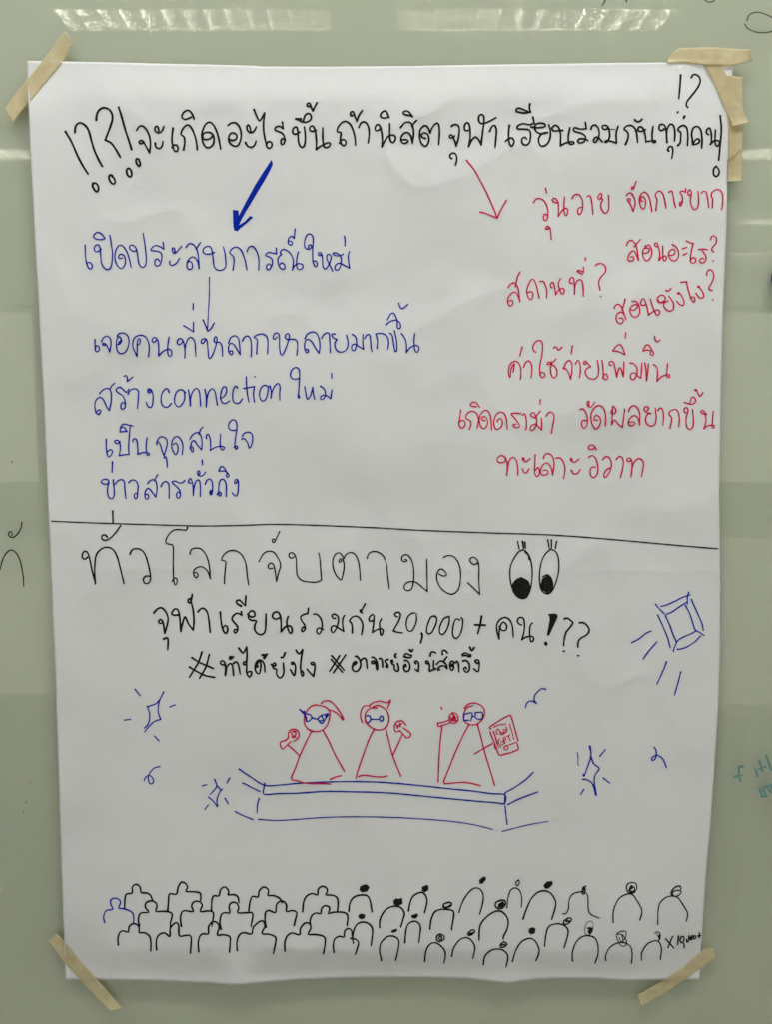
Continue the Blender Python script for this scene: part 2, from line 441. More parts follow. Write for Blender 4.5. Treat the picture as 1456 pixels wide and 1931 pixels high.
def flush(cur, last):
    if not cur: return last
    name, col, ink, sub = cur
    on_board = name.startswith('board')
    parent = last if sub else (board if on_board else poster)
    nm = {'board_marker_writing': 'marker_writing', 'board_speck': 'speck'}.get(name, name)
    o = ink.build(nm, M[col], parent)
    if not sub: last = o
    return last
INK = """
# part name | colour | width | x0 y0 scale
@interrobang_marks|black|4.3|100 180 4.853
110,332 165,425 225,560 270,645 318,720
365,805 358,830 380,870 402,882 414,855 405,820 385,803 362,808
197,338 203,285 235,252 275,262 320,315 350,420 378,510 420,600 450,652
540,738 522,728 508,745 518,785 545,812 565,800 560,765 540,745
393,225 398,175 420,132 460,113 505,125 535,165 540,220 520,290 475,408 475,408 530,438 575,500 612,565
685,668 670,685 678,728 705,748 718,725 710,685 690,668 675,675
598,108 625,195 660,320 690,410 717,497
785,590 765,578 755,595 765,630 788,650 796,625 785,598
@handwritten_heading|black|3.9|100 180 4.853
825,430 800,445 785,432 795,415 820,418 850,470 880,525 880,525 888,460 885,400 862,330 820,282 785,285 762,320
965,325 958,290 940,283 928,305 935,330 965,345 995,325 1012,285
932,438 940,475 970,487 995,465 1003,420
1095,300 1085,390 1092,460 1110,508 1132,512 1142,485 1128,455 1100,458 1085,480
1192,497 1202,440 1200,390 1190,375 1168,355 1178,318 1205,282 1235,270 1265,300 1295,370 1310,430 1317,497
1288,215 1270,170 1240,138 1205,145 1180,175 1178,205 1205,220 1235,212 1262,198
=380 180
172,490 160,420 140,340 105,268 70,245 35,265 8,320 0,370 10,430 35,470 65,478 100,455 112,410 105,365 75,340 30,340 10,365 15,398 50,405 85,390 100,365
240,275 265,255 305,250 340,280 360,340 355,410 330,460 295,465 260,440 245,400 258,355 290,342 320,365 315,400 280,412 245,402
450,335 440,290 425,270 412,290 422,325 450,342 480,325 500,288
400,432 420,465 455,475 485,455 497,418
478,130 500,185 525,232 545,215 575,162 575,162 565,260 570,350 585,425 600,475 620,485 642,465 640,435 615,422 595,440 590,460
738,245 745,305 745,305 715,283 680,290 668,315 700,330 740,350 762,400 750,445 728,445 725,415 740,395 765,410
897,335 865,355 838,350 832,320 850,292 872,295 882,350 885,420 905,470 930,472 945,440 948,360 938,288
910,215 870,215 852,212 890,225 930,245 975,240 1003,210 995,175 970,165 945,185 932,225 925,240
985,100 965,98 968,75 990,72 1003,110 1018,142 1018,142 1035,105 1057,65
1045,320 1010,330 988,315 995,285 1020,283 1040,330 1050,410 1048,495 1048,495 1090,465 1150,435 1178,440 1165,470 1135,480 1118,460 1108,400 1108,298
1262,440 1280,408 1310,408 1322,435 1305,460 1282,450 1268,410 1275,342 1240,332 1250,290 1285,248 1320,238 1360,265 1390,330 1405,400 1408,455
=640 180
118,185 102,185 102,155 125,150 140,190 158,235 158,235 180,180 208,138
175,295 200,250 235,245 262,280 272,345 262,435
380,300 345,325 325,310 335,275 360,268 380,310 392,390 388,470 388,470 420,410 455,370 500,365 517,390 500,430 475,425 462,380 462,258
455,200 430,148 405,145 378,170 380,200 415,208 455,200
562,295 600,252 640,245 668,270 682,340 672,435 672,435 655,370 625,340 590,350 565,390 570,425 600,442 632,420 610,405 575,408
665,285 685,255 710,228
670,195 645,158 620,142 590,150 590,170 625,182 668,188
790,395 762,385 752,360 780,342 812,360 822,410 805,455 780,465 750,435 735,370 745,310 780,278 810,290 832,345 832,345 850,300 885,258 910,265 918,340 912,452
1028,283 1050,268 1085,270 1100,310 1092,390 1072,460 1072,460 1055,410 1030,362 1010,370 1015,390 1045,385 1058,370
1032,578 1015,570 1015,545 1040,528 1068,540 1078,585 1065,638
1180,320 1155,322 1145,290 1160,255 1185,255 1198,310 1198,400 1185,468 1185,468 1215,410 1250,380 1280,410 1300,450 1300,450 1312,350 1325,250 1325,195 1305,175 1280,190 1278,230 1300,258 1345,250 1390,230 1437,203
1378,330 1400,285 1425,275 1440,320 1435,400 1428,475
=900 120
297,565 290,640 292,700 305,748 325,752 340,715 325,685 295,685 260,712
513,490 525,545 525,545 480,560 420,550 370,575 375,598 430,600 480,610 492,660 480,725 445,748 412,725 415,685 440,675 455,690
365,440 358,425 375,408 410,415 480,445 480,445 430,452 365,440
485,370 480,410 492,445
495,580 560,588 625,575 615,550 575,545 535,560 530,600 560,635 600,642 645,632
645,632 595,642 565,690 575,742 605,757 645,735 670,680 672,610 658,560
785,612 740,615 700,615 688,590 715,565 745,580 765,640 765,750 765,750 820,725 880,715 890,730 860,740 840,720 838,660 852,585
993,540 1002,595 1002,595 950,600 890,588 892,620 960,640 995,670 980,715 940,727 922,710 940,690 985,690 1018,705
1045,600 1055,572 1085,562 1110,590 1120,645 1105,695 1085,722 1068,710 1080,680 1110,675 1150,718
1195,595 1170,605 1150,590 1148,572 1175,565 1200,580 1212,620 1215,670 1195,715 1172,722 1180,705 1230,712 1278,728 1278,728 1275,640 1293,572
!1.8
1205,600 1265,602
!3.9
=1130 120
245,740 265,690 270,650 255,618 230,602 250,575 285,565 320,580 345,630 355,722
330,515 350,532 375,528 397,508
425,605 385,622 358,612 362,588 385,578 408,600 425,660 432,715 432,715 480,708 515,705 522,715 500,722 490,700 488,640 497,575
600,600 570,615 550,595 560,560 595,560 615,600 625,722 625,722 620,650 630,590 655,555 685,570 697,640 693,710
640,800 630,790 645,762 670,762 678,800 668,868
722,750 745,725 750,670 750,630 722,608 740,580 775,565 805,590 815,660 812,750
860,740 855,690 850,640 865,590 900,575 930,600 945,680 942,775
860,740 880,705 905,688 922,705 910,730 870,742
1005,650 985,635 990,605 1015,590 1030,640 1030,715 1020,740 1020,740 1060,705 1105,712 1100,745 1078,755 1065,725 1065,660 1068,608
@interrobang_marks|black|3.9|1130 120 4.853
1112,478 1122,600 1112,740 1098,885
1075,940 1052,965 1050,1010 1070,1035 1095,1020 1103,985 1088,955 1072,940
750,105 742,220 733,320
847,128 865,102 900,105 928,140 922,190 885,250 845,300 810,345 800,380 815,402
720,448 725,442
!5
785,482 777,500
@broad_arrow|blue|4|140 290 3.64
*1352,42 1362,72 1340,120 1305,185 1265,250 1215,335 1175,400 1145,455 1130,490 1170,465 1205,427 1227,437 1190,470 1140,510 1120,532 1097,528 1090,500 1086,386 1125,390 1128,425 1180,325 1240,215 1290,135
@handwritten_line|blue|2.8|140 290 3.64
72,628 75,700 82,750 98,788 115,788 122,768 108,748 90,748 84,765
208,583 190,555 163,540 140,550 130,572 150,586 180,590 208,583
183,655 155,675 137,665 137,640 155,625 172,635 178,680 185,750 205,785 232,795 253,770 260,690 252,620 242,560
388,780 375,720 355,665 325,630 300,635 280,675 278,725 295,770 322,790 342,770 350,735 340,700 315,690 302,705 308,722 330,715
428,665 400,670 378,650 380,632 400,628 420,645 432,690 440,750 462,780 485,770 492,720 485,640 470,545
608,610 614,655 614,655 580,635 550,632 522,662 560,668 592,680 600,710 590,755 570,773 552,762 552,735 568,722 585,740
690,675 685,650 672,648 672,670 690,685 710,665 735,635
655,738 652,755 670,768 700,750 720,718
765,645 780,622 805,618 830,640 848,690 855,788 855,788 845,740 820,710 795,715 772,750 775,785 790,795 808,785 808,755 790,738 775,750
835,655 850,630 865,610
960,678 925,690 890,685 882,660 900,640 930,638 945,670 952,730 960,780 985,800 1015,798 1038,775 1035,700 1022,640
1088,798 1095,740 1090,705 1065,680 1085,650 1115,642 1145,665 1170,730 1184,800
1185,672 1195,645 1220,635 1245,660 1265,720 1265,800
=420 420 4.853
487,232 490,285 490,285 450,278 420,272 385,298 420,312 450,335 452,380 430,425 408,430 398,410 405,385 425,378 440,395
535,290 525,270 550,245 585,255 620,285 645,350 635,435 635,435 655,395 690,375 730,385 730,415 700,432 678,410 675,340 690,268
535,290 505,325 505,370 520,410 550,428 568,410 560,380 535,368 522,385
660,60 652,145 652,145 630,125 605,140 597,170 600,195 625,208 637,190 625,170 602,172
782,232 785,212 802,202 812,220 800,240 775,245 750,225 748,170 765,120 790,103 815,115 828,150 822,240 822,330 830,380 848,405 862,395 862,365 845,350 828,355
900,292 885,305 872,290 885,272 905,290 912,340 915,400 935,425 955,410 985,350 990,305 968,290 950,305 958,350 985,400 1005,447
1100,290 1065,305 1025,300 1008,285 1025,275 1060,290 1085,330 1080,385 1065,425 1040,435 1025,420 1035,385 1070,372 1110,390 1160,418 1160,418 1150,350 1148,300 1160,262
1113,125 1118,170 1117,215
@drawn_arrow|blue|2.2|150 520 4.853
1186,15 1185,170 1175,350 1168,500
!2.8
1128,405 1150,455 1170,508 1170,508 1200,485 1230,432
@handwritten_line|blue|2.8|150 520 4.853
138,585 138,640 145,690 160,697 178,680 175,650 155,640 140,665 138,680
197,605 215,570 245,553 275,570 285,610 280,660 273,697 273,697 258,660 235,625 208,622 210,635 232,638
355,615 375,590 372,565 355,558
340,555 360,530 395,525 430,540 448,580 445,640 420,695 380,715 350,700 335,660 335,600 350,565 375,570 382,600 365,625 340,632
522,738 505,700 485,650 488,595 510,560 555,545 600,560 628,610 635,670 627,740
522,738 525,680 525,610 540,575 553,590 545,625 525,640
700,590 680,612 662,600 668,575 690,565 712,590 722,650 720,735 720,735 760,695 810,672 840,690 838,728 822,740 805,715 805,640 817,560
950,458 1000,487 1040,515 1040,515 1040,425
1038,255 1037,312
940,605 920,630 900,630 890,608 905,580 930,578 950,610 962,690 960,755
960,680 975,610 1000,570 1025,568 1050,600 1058,670 1062,740
1150,590 1130,618 1112,618 1115,590 1145,575 1165,600 1172,670 1178,740 1188,760 1210,735 1240,660 1255,590 1250,560 1235,565 1228,595 1240,612 1275,608 1300,640 1307,740
=380 540 4.853
245,520 265,470 305,453 335,475 345,530 352,625 352,625 330,590 295,535 265,522 245,550 245,595 255,615 270,628 285,610 275,590 252,600
372,502 390,468 420,455 445,480 455,540 453,648
503,618 505,560 510,500 500,478 475,468 510,445 555,437 590,455 605,500 602,620
690,465 670,485 655,480 660,445 680,427 705,435 712,480 712,560 722,620 740,628 765,580 790,510 803,455 790,432 768,445 765,470 785,487 840,485 870,500 878,550 870,632
945,480 965,440 1010,418 1050,430 1075,480 1082,550 1075,612 1075,612 1050,580 1010,510 975,485 950,500 940,550 950,595 965,610 978,590 965,575 950,585
1097,478 1115,445 1150,425 1168,440 1172,500 1177,608
1222,437 1195,437 1190,452 1215,480 1240,485 1220,515 1222,560 1245,595 1280,603 1315,590 1338,550 1338,500 1325,447
=550 540 4.853
552,440 580,458 592,490 592,540 580,580 562,590 548,575 552,540 580,530 620,555 657,577 657,577 650,520 653,440
668,480 680,455 700,440 715,455 722,510 727,570 737,600
780,570 785,500 770,435 770,435 820,432 860,445 885,480 888,530 880,577
900,430 915,440 925,460 935,530 945,585 955,600 965,580 962,500 942,405
1007,435 1035,470 1052,530 1052,607 1052,607 1090,560 1140,540 1168,560 1160,595 1145,605 1128,580 1122,500 1130,432
862,355 900,325 950,310 985,325 1000,370 985,390 968,375 968,320 945,258 925,245 900,265 875,312
983,155 995,195 1015,205 1040,190 1065,165
@handwritten_line|blue|2.8|160 680 4.853
95,470 110,492 140,478 140,455 115,455 100,480 88,420 95,370 125,338 155,345 180,385 200,430 220,458 220,458 235,390 240,310 220,260 185,258 150,280 130,308
122,492 130,497
225,268 240,235 272,207
398,262 388,285 375,290 350,270 320,243 290,258 285,280 310,300 345,325 365,370 368,420 350,445 330,440 328,405 345,382 365,400
392,310 410,275 450,258 485,275 487,330 478,440
355,145 375,138 385,155 385,190 385,190 400,180 437,150
600,270 580,280 572,292 590,297 605,282 595,262 575,262 572,280
600,265 615,290 622,340 615,410 595,432 570,415 558,380
768,292 762,268 740,258 712,285 695,340 700,395 725,425 760,425 790,390
918,295 895,272 865,268 835,290 818,345 822,395 850,425 880,410 905,370 912,320 905,280
945,270 955,330 962,415 962,415 965,345 985,285 1020,255 1045,285 1052,350 1057,418
1095,262 1108,330 1107,425 1107,425 1115,350 1130,290 1165,257 1190,290 1200,350 1210,410
1237,347 1265,335 1290,300 1295,260 1280,240 1260,250 1243,300 1240,350 1260,388 1290,392 1320,370
1395,252 1380,235 1360,258 1350,310 1355,370 1385,393 1415,385 1440,350
=370 680 4.853
455,150 458,230 468,320 480,382
433,257 480,248 530,238 530,238 522,310 530,382
535,148 537,152
660,245 635,228 605,235 580,280 580,340 600,370 625,365 648,320 658,250
672,232 685,290 680,345 680,345 695,280 720,230 750,210 765,240 762,300 763,362
945,162 905,172 870,160 860,125 875,85 905,65 935,75 945,120 942,200 935,290 930,335 940,345 945,325 930,322
990,240 1000,290 1010,345 1020,355 1045,320 1065,245 1065,245 1072,310 1083,357
1135,235 1165,255 1180,285 1178,330 1155,358 1135,350 1145,325 1185,318 1230,350 1230,350 1235,310 1242,268
1237,118 1240,162
@handwritten_line|blue|2.8|160 680 4.853
193,720 192,790 200,850 215,882 240,862 250,830 230,815 205,835 200,855
320,740 300,762 278,755 270,738 290,730 315,745 322,800 312,870 312,870 360,862 402,860 402,860 398,780 412,590
437,600 400,592 350,582 325,610 318,655 318,655 350,650 382,650 382,650 365,620 345,608 332,620
437,745 437,725 460,715 475,740 482,800 482,858 482,858 530,842 580,848 588,862 570,868 560,840 558,770 567,708
660,770 652,755 670,745 690,775 705,830 722,872 722,872 740,810 752,760 745,720 710,698 680,705 655,745
720,895 735,878 745,900 750,940 752,975
805,770 830,755 848,780 850,820 838,855 825,862 805,830 792,790 795,740 820,702 855,700 885,740 895,790 888,862
970,812 958,800 975,785 990,805 988,835 975,830 965,800 970,760 985,735 1005,738 1025,770 1065,818 1065,818 1070,750 1060,690 1035,660 1000,668 975,690 957,725
1042,675 1055,635 1078,608
1110,715 1108,690 1125,675 1140,700 1148,760 1145,822 1145,822 1190,795 1240,785 1275,795 1260,818 1245,810 1235,770 1240,672
1390,635 1345,640 1315,620 1315,580 1340,548 1370,545 1388,575 1388,635 1375,720 1370,780 1380,812 1395,800 1390,782 1370,790 1360,797
=370 680 4.853
418,695 440,665 475,655 505,670 515,720 500,785 482,802 482,802 468,755 445,720 420,715 415,725
@handwritten_line|blue|2.9|170 820 4.55
188,232 185,322
160,412 135,425 105,420 92,403 110,385 140,382 158,400 148,450 148,510 165,545 190,545 205,510 200,440 195,385
212,425 235,395 265,385 290,400 295,470 305,548
328,412 350,390 385,392 408,430 405,490 400,540 385,548 375,525 385,500 405,510
490,420 510,395 540,385 562,400 572,460 560,535 560,535 535,500 505,462 485,465 468,495 470,540 485,555 500,535 492,510 472,515
548,395 560,370 577,342
605,445 620,415 650,400 672,425 675,480 674,545
808,392 795,408 765,415 735,400 705,400 705,415 740,445 765,475 772,510 765,540 745,540 738,510 755,490 770,505
860,415 845,412 840,400 855,375 868,390 880,440 882,520 882,520 890,450 905,400 930,388 942,430 942,530
958,218 962,258
922,340 920,315 935,312 938,335 922,345 945,355 970,345 988,320
985,425 1000,390 1025,380 1045,405 1048,460 1040,510 1028,512 1025,485 1045,478
!4.4
1032,482 1040,488 1030,508
!2.9
1103,312 1115,280 1135,273 1155,295 1170,325 1190,345 1180,365 1165,355 1175,325 1150,312 1103,312
1088,512 1105,490 1122,500 1118,522 1105,522 1100,480 1105,420 1120,385 1145,385 1165,430 1165,530
1262,395 1245,420 1235,410 1245,385 1265,388 1270,440 1262,510 1242,525 1215,497
@drawn_arrow|red|3|860 290 4.853
98,60 170,150 250,295 320,440 382,590
222,535 270,545 330,570 382,590 382,590 410,520 465,425
@handwritten_line|red|2.9|860 290 4.853
713,450 730,420 765,410 810,432 838,490 845,560 835,605 815,612 802,590 808,560 830,555 843,580
822,315 833,360
822,690 848,690 855,675 840,662 825,680 840,692 858,672 868,700 875,787
940,450 910,448 885,430 890,412 912,410 935,440 942,500 940,573 940,573 975,520 1010,498 1028,520 1015,565 1000,560 990,500 996,395
1065,412 1080,385 1110,370 1140,385 1162,440 1160,510 1140,555 1120,550 1118,520 1130,495 1162,490
1205,392 1225,383 1240,410 1250,480 1257,555
1325,405 1340,385 1330,362 1315,375 1300,400 1315,420 1340,410 1345,425 1330,455 1332,500 1355,540 1380,543 1400,510 1402,440 1398,380
@handwritten_line|red|2.9|1110 340 4.853
350,140 370,118 395,120 420,160 430,210 412,285 412,285 395,240 375,200 358,185 362,170 385,172 385,190 370,200
440,12 425,50 415,80 400,80 398,65 415,60
495,195 480,185 485,160 500,148 520,170 525,215 515,255 500,265 478,235 468,180 480,135 510,108 540,125 565,180 583,288
620,278 625,220 632,180 615,150 620,120 650,98 680,120 700,180 713,257
738,110 765,98 775,130 785,190 800,252
893,78 890,110 890,110 860,98 840,110 845,125 862,150 862,200 850,232 838,232 838,205 855,198
925,140 945,130 938,95 925,90 910,115 920,135 945,140 935,180 945,235 970,270 1000,255 1012,200 1010,150 1005,100
1035,120 1055,102 1080,108 1090,150 1100,210 1103,250
1137,252 1138,200 1140,170 1128,150 1130,120 1155,95 1190,85 1220,105 1232,150 1230,220 1222,270
@handwritten_line|red|2.9|1110 340 4.853
350,597 365,565 395,548 425,575 445,620 460,735 460,735 440,680 415,645 385,665 363,710 370,735 400,740 420,720 410,700 385,705
420,610 445,580 478,542
520,600 525,615 548,590 570,610 583,660 570,710 540,740 510,720 498,670 505,630 530,622 558,625 555,655 530,668 500,665
630,610 610,600 610,580 630,575 645,620 655,680 645,735 645,735 680,700 712,695 715,720 695,742 685,710 682,600
770,590 800,605 825,650 825,705 795,738 760,730 735,690 745,650 775,632 795,645 790,675 760,690 735,680
862,630 900,615
868,685 905,670
898,555 945,578 962,578 962,578 945,650 935,740 960,760 985,745 980,715 955,710 935,738
1010,635 1050,628 1090,635 1090,635 1040,635 1070,680 1080,720 1060,755 1030,755 1020,735 1040,712 1060,722
1122,545 1130,518 1155,510 1175,535 1170,580 1145,605 1130,635 1150,657
1142,738 1144,742
@handwritten_line|red|2.9|930 480 4.853
140,305 160,275 195,260 220,285 235,330 248,432 248,432 235,390 210,350 180,350 145,390 135,430 150,470 175,465 185,435 170,418 150,430
248,162 225,210 205,300
322,350 350,340 368,360 362,400 345,415 325,395 310,340 325,280 350,235 375,232 400,290 425,400
430,250 460,245 480,280 495,340 492,398
548,305 530,300 530,270 550,255 565,290 575,370 575,370 600,330 635,310 655,325 645,362 630,362 608,310 600,265 622,218
728,265 708,262 702,235 720,212 740,220 748,290 748,360 748,362 755,280 775,240 800,230 820,250 828,310 828,385
785,160 770,155 790,145 830,165 830,165 830,115
790,165 820,182
848,32 846,60
942,100 965,85 1000,85 1030,110 1030,160 985,215 970,260 982,327
988,384 990,386
@handwritten_line|red|2.9|1110 470 4.853
238,542 250,515 280,505 305,530 325,580 345,645 345,645 330,600 300,575 265,595 255,640 275,675 305,680 322,655 310,630 280,635
338,458 325,510 310,560
400,480 430,475 460,505 472,560 465,600 435,625 400,610 382,575 385,540 415,510 445,510 450,530 420,560 390,555
520,510 490,515 478,495 490,462 510,455 530,500 545,560 552,605 552,605 590,575 640,555 655,580 640,605 620,595 590,530 570,458
640,470 660,490 700,470 705,440 680,420 650,430 632,460 650,490 690,488 730,475 730,475 700,490 690,520 715,555 750,568 780,550 778,490 738,430
712,378 735,385 760,358
828,412 815,405 830,398 850,420 875,470 875,510 855,515 830,500 810,475
848,305 900,298 900,298 910,350 930,420 945,460 965,485 978,475 970,440 945,440 935,452
1015,350 1000,345 1010,335 1030,365 1055,410 1055,440 1030,450 1005,430 985,402
1085,240 1090,205 1115,188 1140,205 1150,250 1130,310 1105,350 1110,370 1135,380
1140,462 1143,465
@handwritten_line|red|2.9|930 620 4.044
155,330 162,290 165,265 140,305 132,375 120,340 125,290 150,255 185,250 210,290 215,340 210,388
225,140 215,175 205,210
235,295 250,260 275,245 295,275 298,330 290,375
330,180 308,165 310,125 335,95 365,92 380,120 375,200 358,290 360,350 380,375 398,360 390,338 368,335 358,355
435,275 412,272 425,255 450,265 440,300 445,350 465,375 485,360 490,320 470,285 445,270 440,262 465,250 482,230
465,150 475,135 490,150 500,165 530,140
608,130 598,192
540,305 555,265 580,242 600,258 605,310 595,385 595,385 575,330 555,305 538,300
630,270 650,240 665,270 668,330 660,375
712,262 700,275 692,260 705,245 722,262 735,280 748,290 715,305 705,340 730,375 770,385 800,365 808,310 798,240
832,242 840,290 845,370 860,392 878,372 865,345 845,355 838,380
905,280 888,275 890,255 915,252 930,290 945,370 945,370 960,310 975,300 995,365 995,365 1000,310 1000,252
915,170 940,135 970,120 990,145 1008,198 1008,198 960,175 915,170
1015,32 1010,75
1045,262 1075,268 1100,300 1100,345 1080,385 1055,385 1050,355 1075,335 1110,365 1130,378 1130,378 1135,320 1138,262
1160,262 1170,330 1172,402 1180,350 1188,268
1145,170 1165,130 1190,125 1215,165 1228,190 1215,205 1200,190 1205,170 1175,162 1145,172
1235,60 1240,90 1260,98 1278,85
1225,275 1250,290 1258,340 1252,402 1252,402 1290,365 1345,350 1345,375 1325,362 1330,310 1333,265
@handwritten_line|red|2.9|840 740 4.853
142,162 135,230 125,290 140,325 165,325 185,290 170,258 145,262 125,278
222,340 235,300 235,265 200,245 188,225 205,190 245,172 285,190 305,240 300,290 292,330
285,132 255,130 230,120 240,100 265,88 295,105 315,140
365,260 340,255 335,232 355,220 380,240 390,280 375,320 350,333 325,310 312,250 330,195 365,165 400,180 420,250 425,345
475,270 485,250 505,240 525,265 515,315 480,340 455,325 445,270 465,210 500,182 535,190 560,240 570,340
690,195 650,190 610,195 608,205 640,240 675,290 680,315 655,325 625,310 622,295 650,292
705,210 730,198 742,240 745,300 738,345
825,230 795,225 780,205 800,185 820,195 840,250 830,310 800,350 780,345 785,310 825,290 860,320 882,345 882,345 885,290 880,235
825,235 850,200 872,172
872,68 868,110
925,218 950,185 985,188 998,230 985,310 973,375
@handwritten_line|red|2.9|1080 730 4.853
72,205 100,200 125,235 138,290 135,345 115,378 92,365 85,330 100,305 135,308
145,175 138,165 135,140 150,128 155,150 150,180 165,185 190,165 205,138
230,305 200,300 200,275 220,258 245,270 260,310 245,360 215,385 185,350 170,280 180,225 215,180 255,170 290,200 305,270 302,355
365,205 352,240 385,245 400,215 385,185 370,178 368,230 360,345 360,345 385,300 420,340 460,370 460,370 470,280 480,200
515,225 530,190 560,170 595,190 618,250 615,345 615,345 605,290 575,262 540,275 512,320 525,352 560,352 575,330 555,318 525,322
685,215 700,200 690,180 665,185 655,205 675,230 705,240 725,240 690,250 670,290 680,335 720,358 755,345 768,290 760,195
785,215 805,192 825,205 835,260 830,352
892,380 905,330 910,280 882,245 905,215 945,205 970,230 980,290 975,365
1040,235 1022,225 1028,195 1050,190 1060,220 1045,270 1040,320 1050,370 1080,388 1105,360 1108,290 1100,205
1025,140 1060,152 1100,158 1130,130 1120,100 1100,92 1085,115 1075,150 1040,145
1135,35 1118,30 1135,20 1150,60 1165,85 1165,85 1180,75 1197,50
1230,248 1195,245 1175,228 1195,215 1215,240 1225,310 1205,382 1205,382 1240,355 1300,350 1295,378 1280,365 1285,300 1290,222
@handwritten_line|red|2.9|840 740 4.853
555,600 545,635 500,645 475,625 485,595 520,578 550,600 570,660 565,760 565,760 575,680 590,620 620,595 650,620 665,690 665,758
725,625 710,620 710,598 722,605 725,632 745,635 780,605
708,700 720,730 745,738 768,700
825,572 822,650 818,720 830,765 850,768 865,735 855,690 840,695 822,720
900,605 915,570 950,560 985,590 998,660 985,755 985,755 970,690 935,645 895,665 875,710 880,750 910,758 945,740 930,712 895,715
1012,605 1045,598 1080,630 1098,700 1085,790
1160,625 1148,618 1155,600 1165,620 1160,630 1185,640 1228,608
1160,722 1150,708 1165,720 1165,735 1190,748 1220,735 1237,705
1315,595 1345,578 1375,600 1398,670 1395,740 1365,780 1335,765 1328,715 1345,685 1375,685
1385,525 1365,490 1335,480 1310,500 1320,520 1355,520 1375,500
=1080 730 4.853
278,665 300,640 330,640 355,680 355,740 325,805 300,830 288,815 300,775 330,745 355,742
402,662 430,635 455,645 468,690 460,750 440,828
540,670 515,682 498,672 510,652 535,655 548,700 545,760 537,825 550,730 580,670 615,655 645,675 652,720 632,818
@handwritten_title|black|3.3|140 960 3.64
262,15 264,97
225,192 210,178 190,182 188,205 210,215 245,200 280,165 317,113
90,330 70,345 52,330 58,298 80,290 98,320 120,420 143,513 143,513 138,420 145,330 170,285 215,262 260,275 290,320 315,410 340,512
380,310 395,280 430,272 470,290 495,340 515,420 522,480 505,510 480,508 472,480 490,460 520,462
!2.8
775,125 768,145 735,142 690,142 655,165 630,205 628,235 660,243 678,262 677,380 680,480 690,523 703,505 702,478 685,475 668,498
792,310 800,280 830,268 870,275 905,320 925,390 932,478 932,478 915,430 885,400 850,398 820,420 820,455 838,472 848,455 838,435 822,440
1028,512 1032,440 1038,360 1010,352 1020,320 1055,290 1100,285 1145,310 1175,370 1185,450 1195,522
1265,362 1295,310 1330,290 1370,298 1405,350 1415,390 1400,440 1387,497 1387,497 1378,430 1368,385 1348,370 1328,390 1338,410 1362,405
1408,155 1385,205 1370,230 1358,222 1362,205 1378,212
=480 1010 4.853
358,195 340,208 315,195 315,168 335,157 362,170 378,210 382,290 390,365 430,410 500,425 570,425 612,405 612,405 603,300 595,200 585,158
785,212 770,230 775,245 790,238 800,215 815,240 818,300 800,390 788,405 750,370 720,300 715,225 740,170 775,158 800,180 815,210 815,210 840,170 885,155 925,180 950,240 962,320 967,410
1030,210 1040,170 1075,148 1130,152 1180,190 1208,260 1220,370 1235,488
=740 1000 4.044
100,222 115,230 100,240 75,232 75,200 105,185 135,205 158,260 165,340 155,430 130,460 100,455 90,430 110,400 150,392 190,402 268,468 268,468 266,340 264,218
392,207 430,192 475,205 510,260 522,340 510,440 475,482 435,485 380,450 345,390 340,340 360,300 385,298 410,325 412,345 385,348 355,332
650,250 625,262 600,245 592,222 615,205 645,220 662,270 662,380 668,490 668,490 620,440 577,400
@dividing_line|black|2.6|0 0 1
97,983 170,986 300,990 380,992 450,991 520,989 600,991 700,995 790,1000 920,1005 1040,1009 1150,1017 1250,1026 1355,1035
@drawn_eye|black|3|740 1000 4.044
1000,148 965,165 930,215 905,270 898,330 905,400 925,460 960,505 985,520 1020,515 1048,470 1065,390 1068,300 1055,220 1030,170 1000,148
1015,165 1040,190 1045,225
957,85 970,143
!3.6
995,85 1002,135
1013,92 1017,137
!3
985,362 945,380 920,420 925,465 955,505 995,520 1035,490 1048,440 1035,390 985,362
970,375 935,405 930,450 950,490 985,512 1025,490 1040,440 1020,390 980,368
*982,366 945,392 930,425 934,465 958,500 995,514 1028,488 1040,440 1026,392
*1000,400 1035,395 1042,430 1030,480 1010,470
@drawn_eye|black|3|740 1000 4.044
1210,145 1170,180 1140,240 1125,330 1128,420 1150,470 1190,485 1225,455 1255,380 1272,300 1268,210 1245,160 1210,145
1187,73 1200,138
1215,73 1217,135
1255,85 1245,142
1150,355 1185,340 1215,370 1225,420 1205,470 1175,478
*1182,346 1146,368 1131,412 1142,458 1180,476 1214,458 1227,405 1210,360
@handwritten_line|black|3.9|270 1110 4.853
95,222 130,185 165,175 200,205 225,270 215,340 195,408 195,408 185,340 175,300 155,282 138,300 150,318 170,315
185,462 215,450 225,470 222,560
325,240 290,245 260,235 265,210 290,185 315,195 330,250 342,393 342,393 355,330 380,258 410,320 455,380 455,380 462,300 455,200 438,130 425,90 408,105 412,130 430,125 440,90 446,52
500,212 525,185 555,183 585,220 600,300 610,400
703,215 710,300 725,370 750,410 770,390 768,350 745,338 722,370
895,212 900,243 900,243 860,225 825,245 810,280 835,315 860,345 862,380 845,407 828,395 835,375 858,378
895,160 860,140 850,115 880,105 910,135 932,155 932,155 937,68
955,235 985,260 1020,250 1015,215 990,203 965,225 960,265 985,290 1035,295 1020,330 1020,380 1050,415 1090,418 1115,385 1120,310 1122,232
1245,268 1210,280 1182,260 1190,225 1225,213 1250,240 1260,310 1260,395 1260,395 1300,350 1345,342 1362,375 1355,408 1335,400 1318,350 1312,300 1325,255
@handwritten_line|black|3.5|550 1120 4.853
152,130 146,180 146,180 105,190 80,212 90,245 118,285 122,325 95,347 90,325 105,302 118,315
200,187 225,185 255,210 275,255 275,320 250,368 230,350 230,325 255,312 288,328
400,225 375,220 368,195 395,185 425,210 425,260 405,320 378,355 360,335 365,300 395,292 430,315 475,343 475,343 465,280 467,225 483,197
553,355 553,300 545,265 528,250 550,215 590,203 625,225 648,270 648,320 638,375
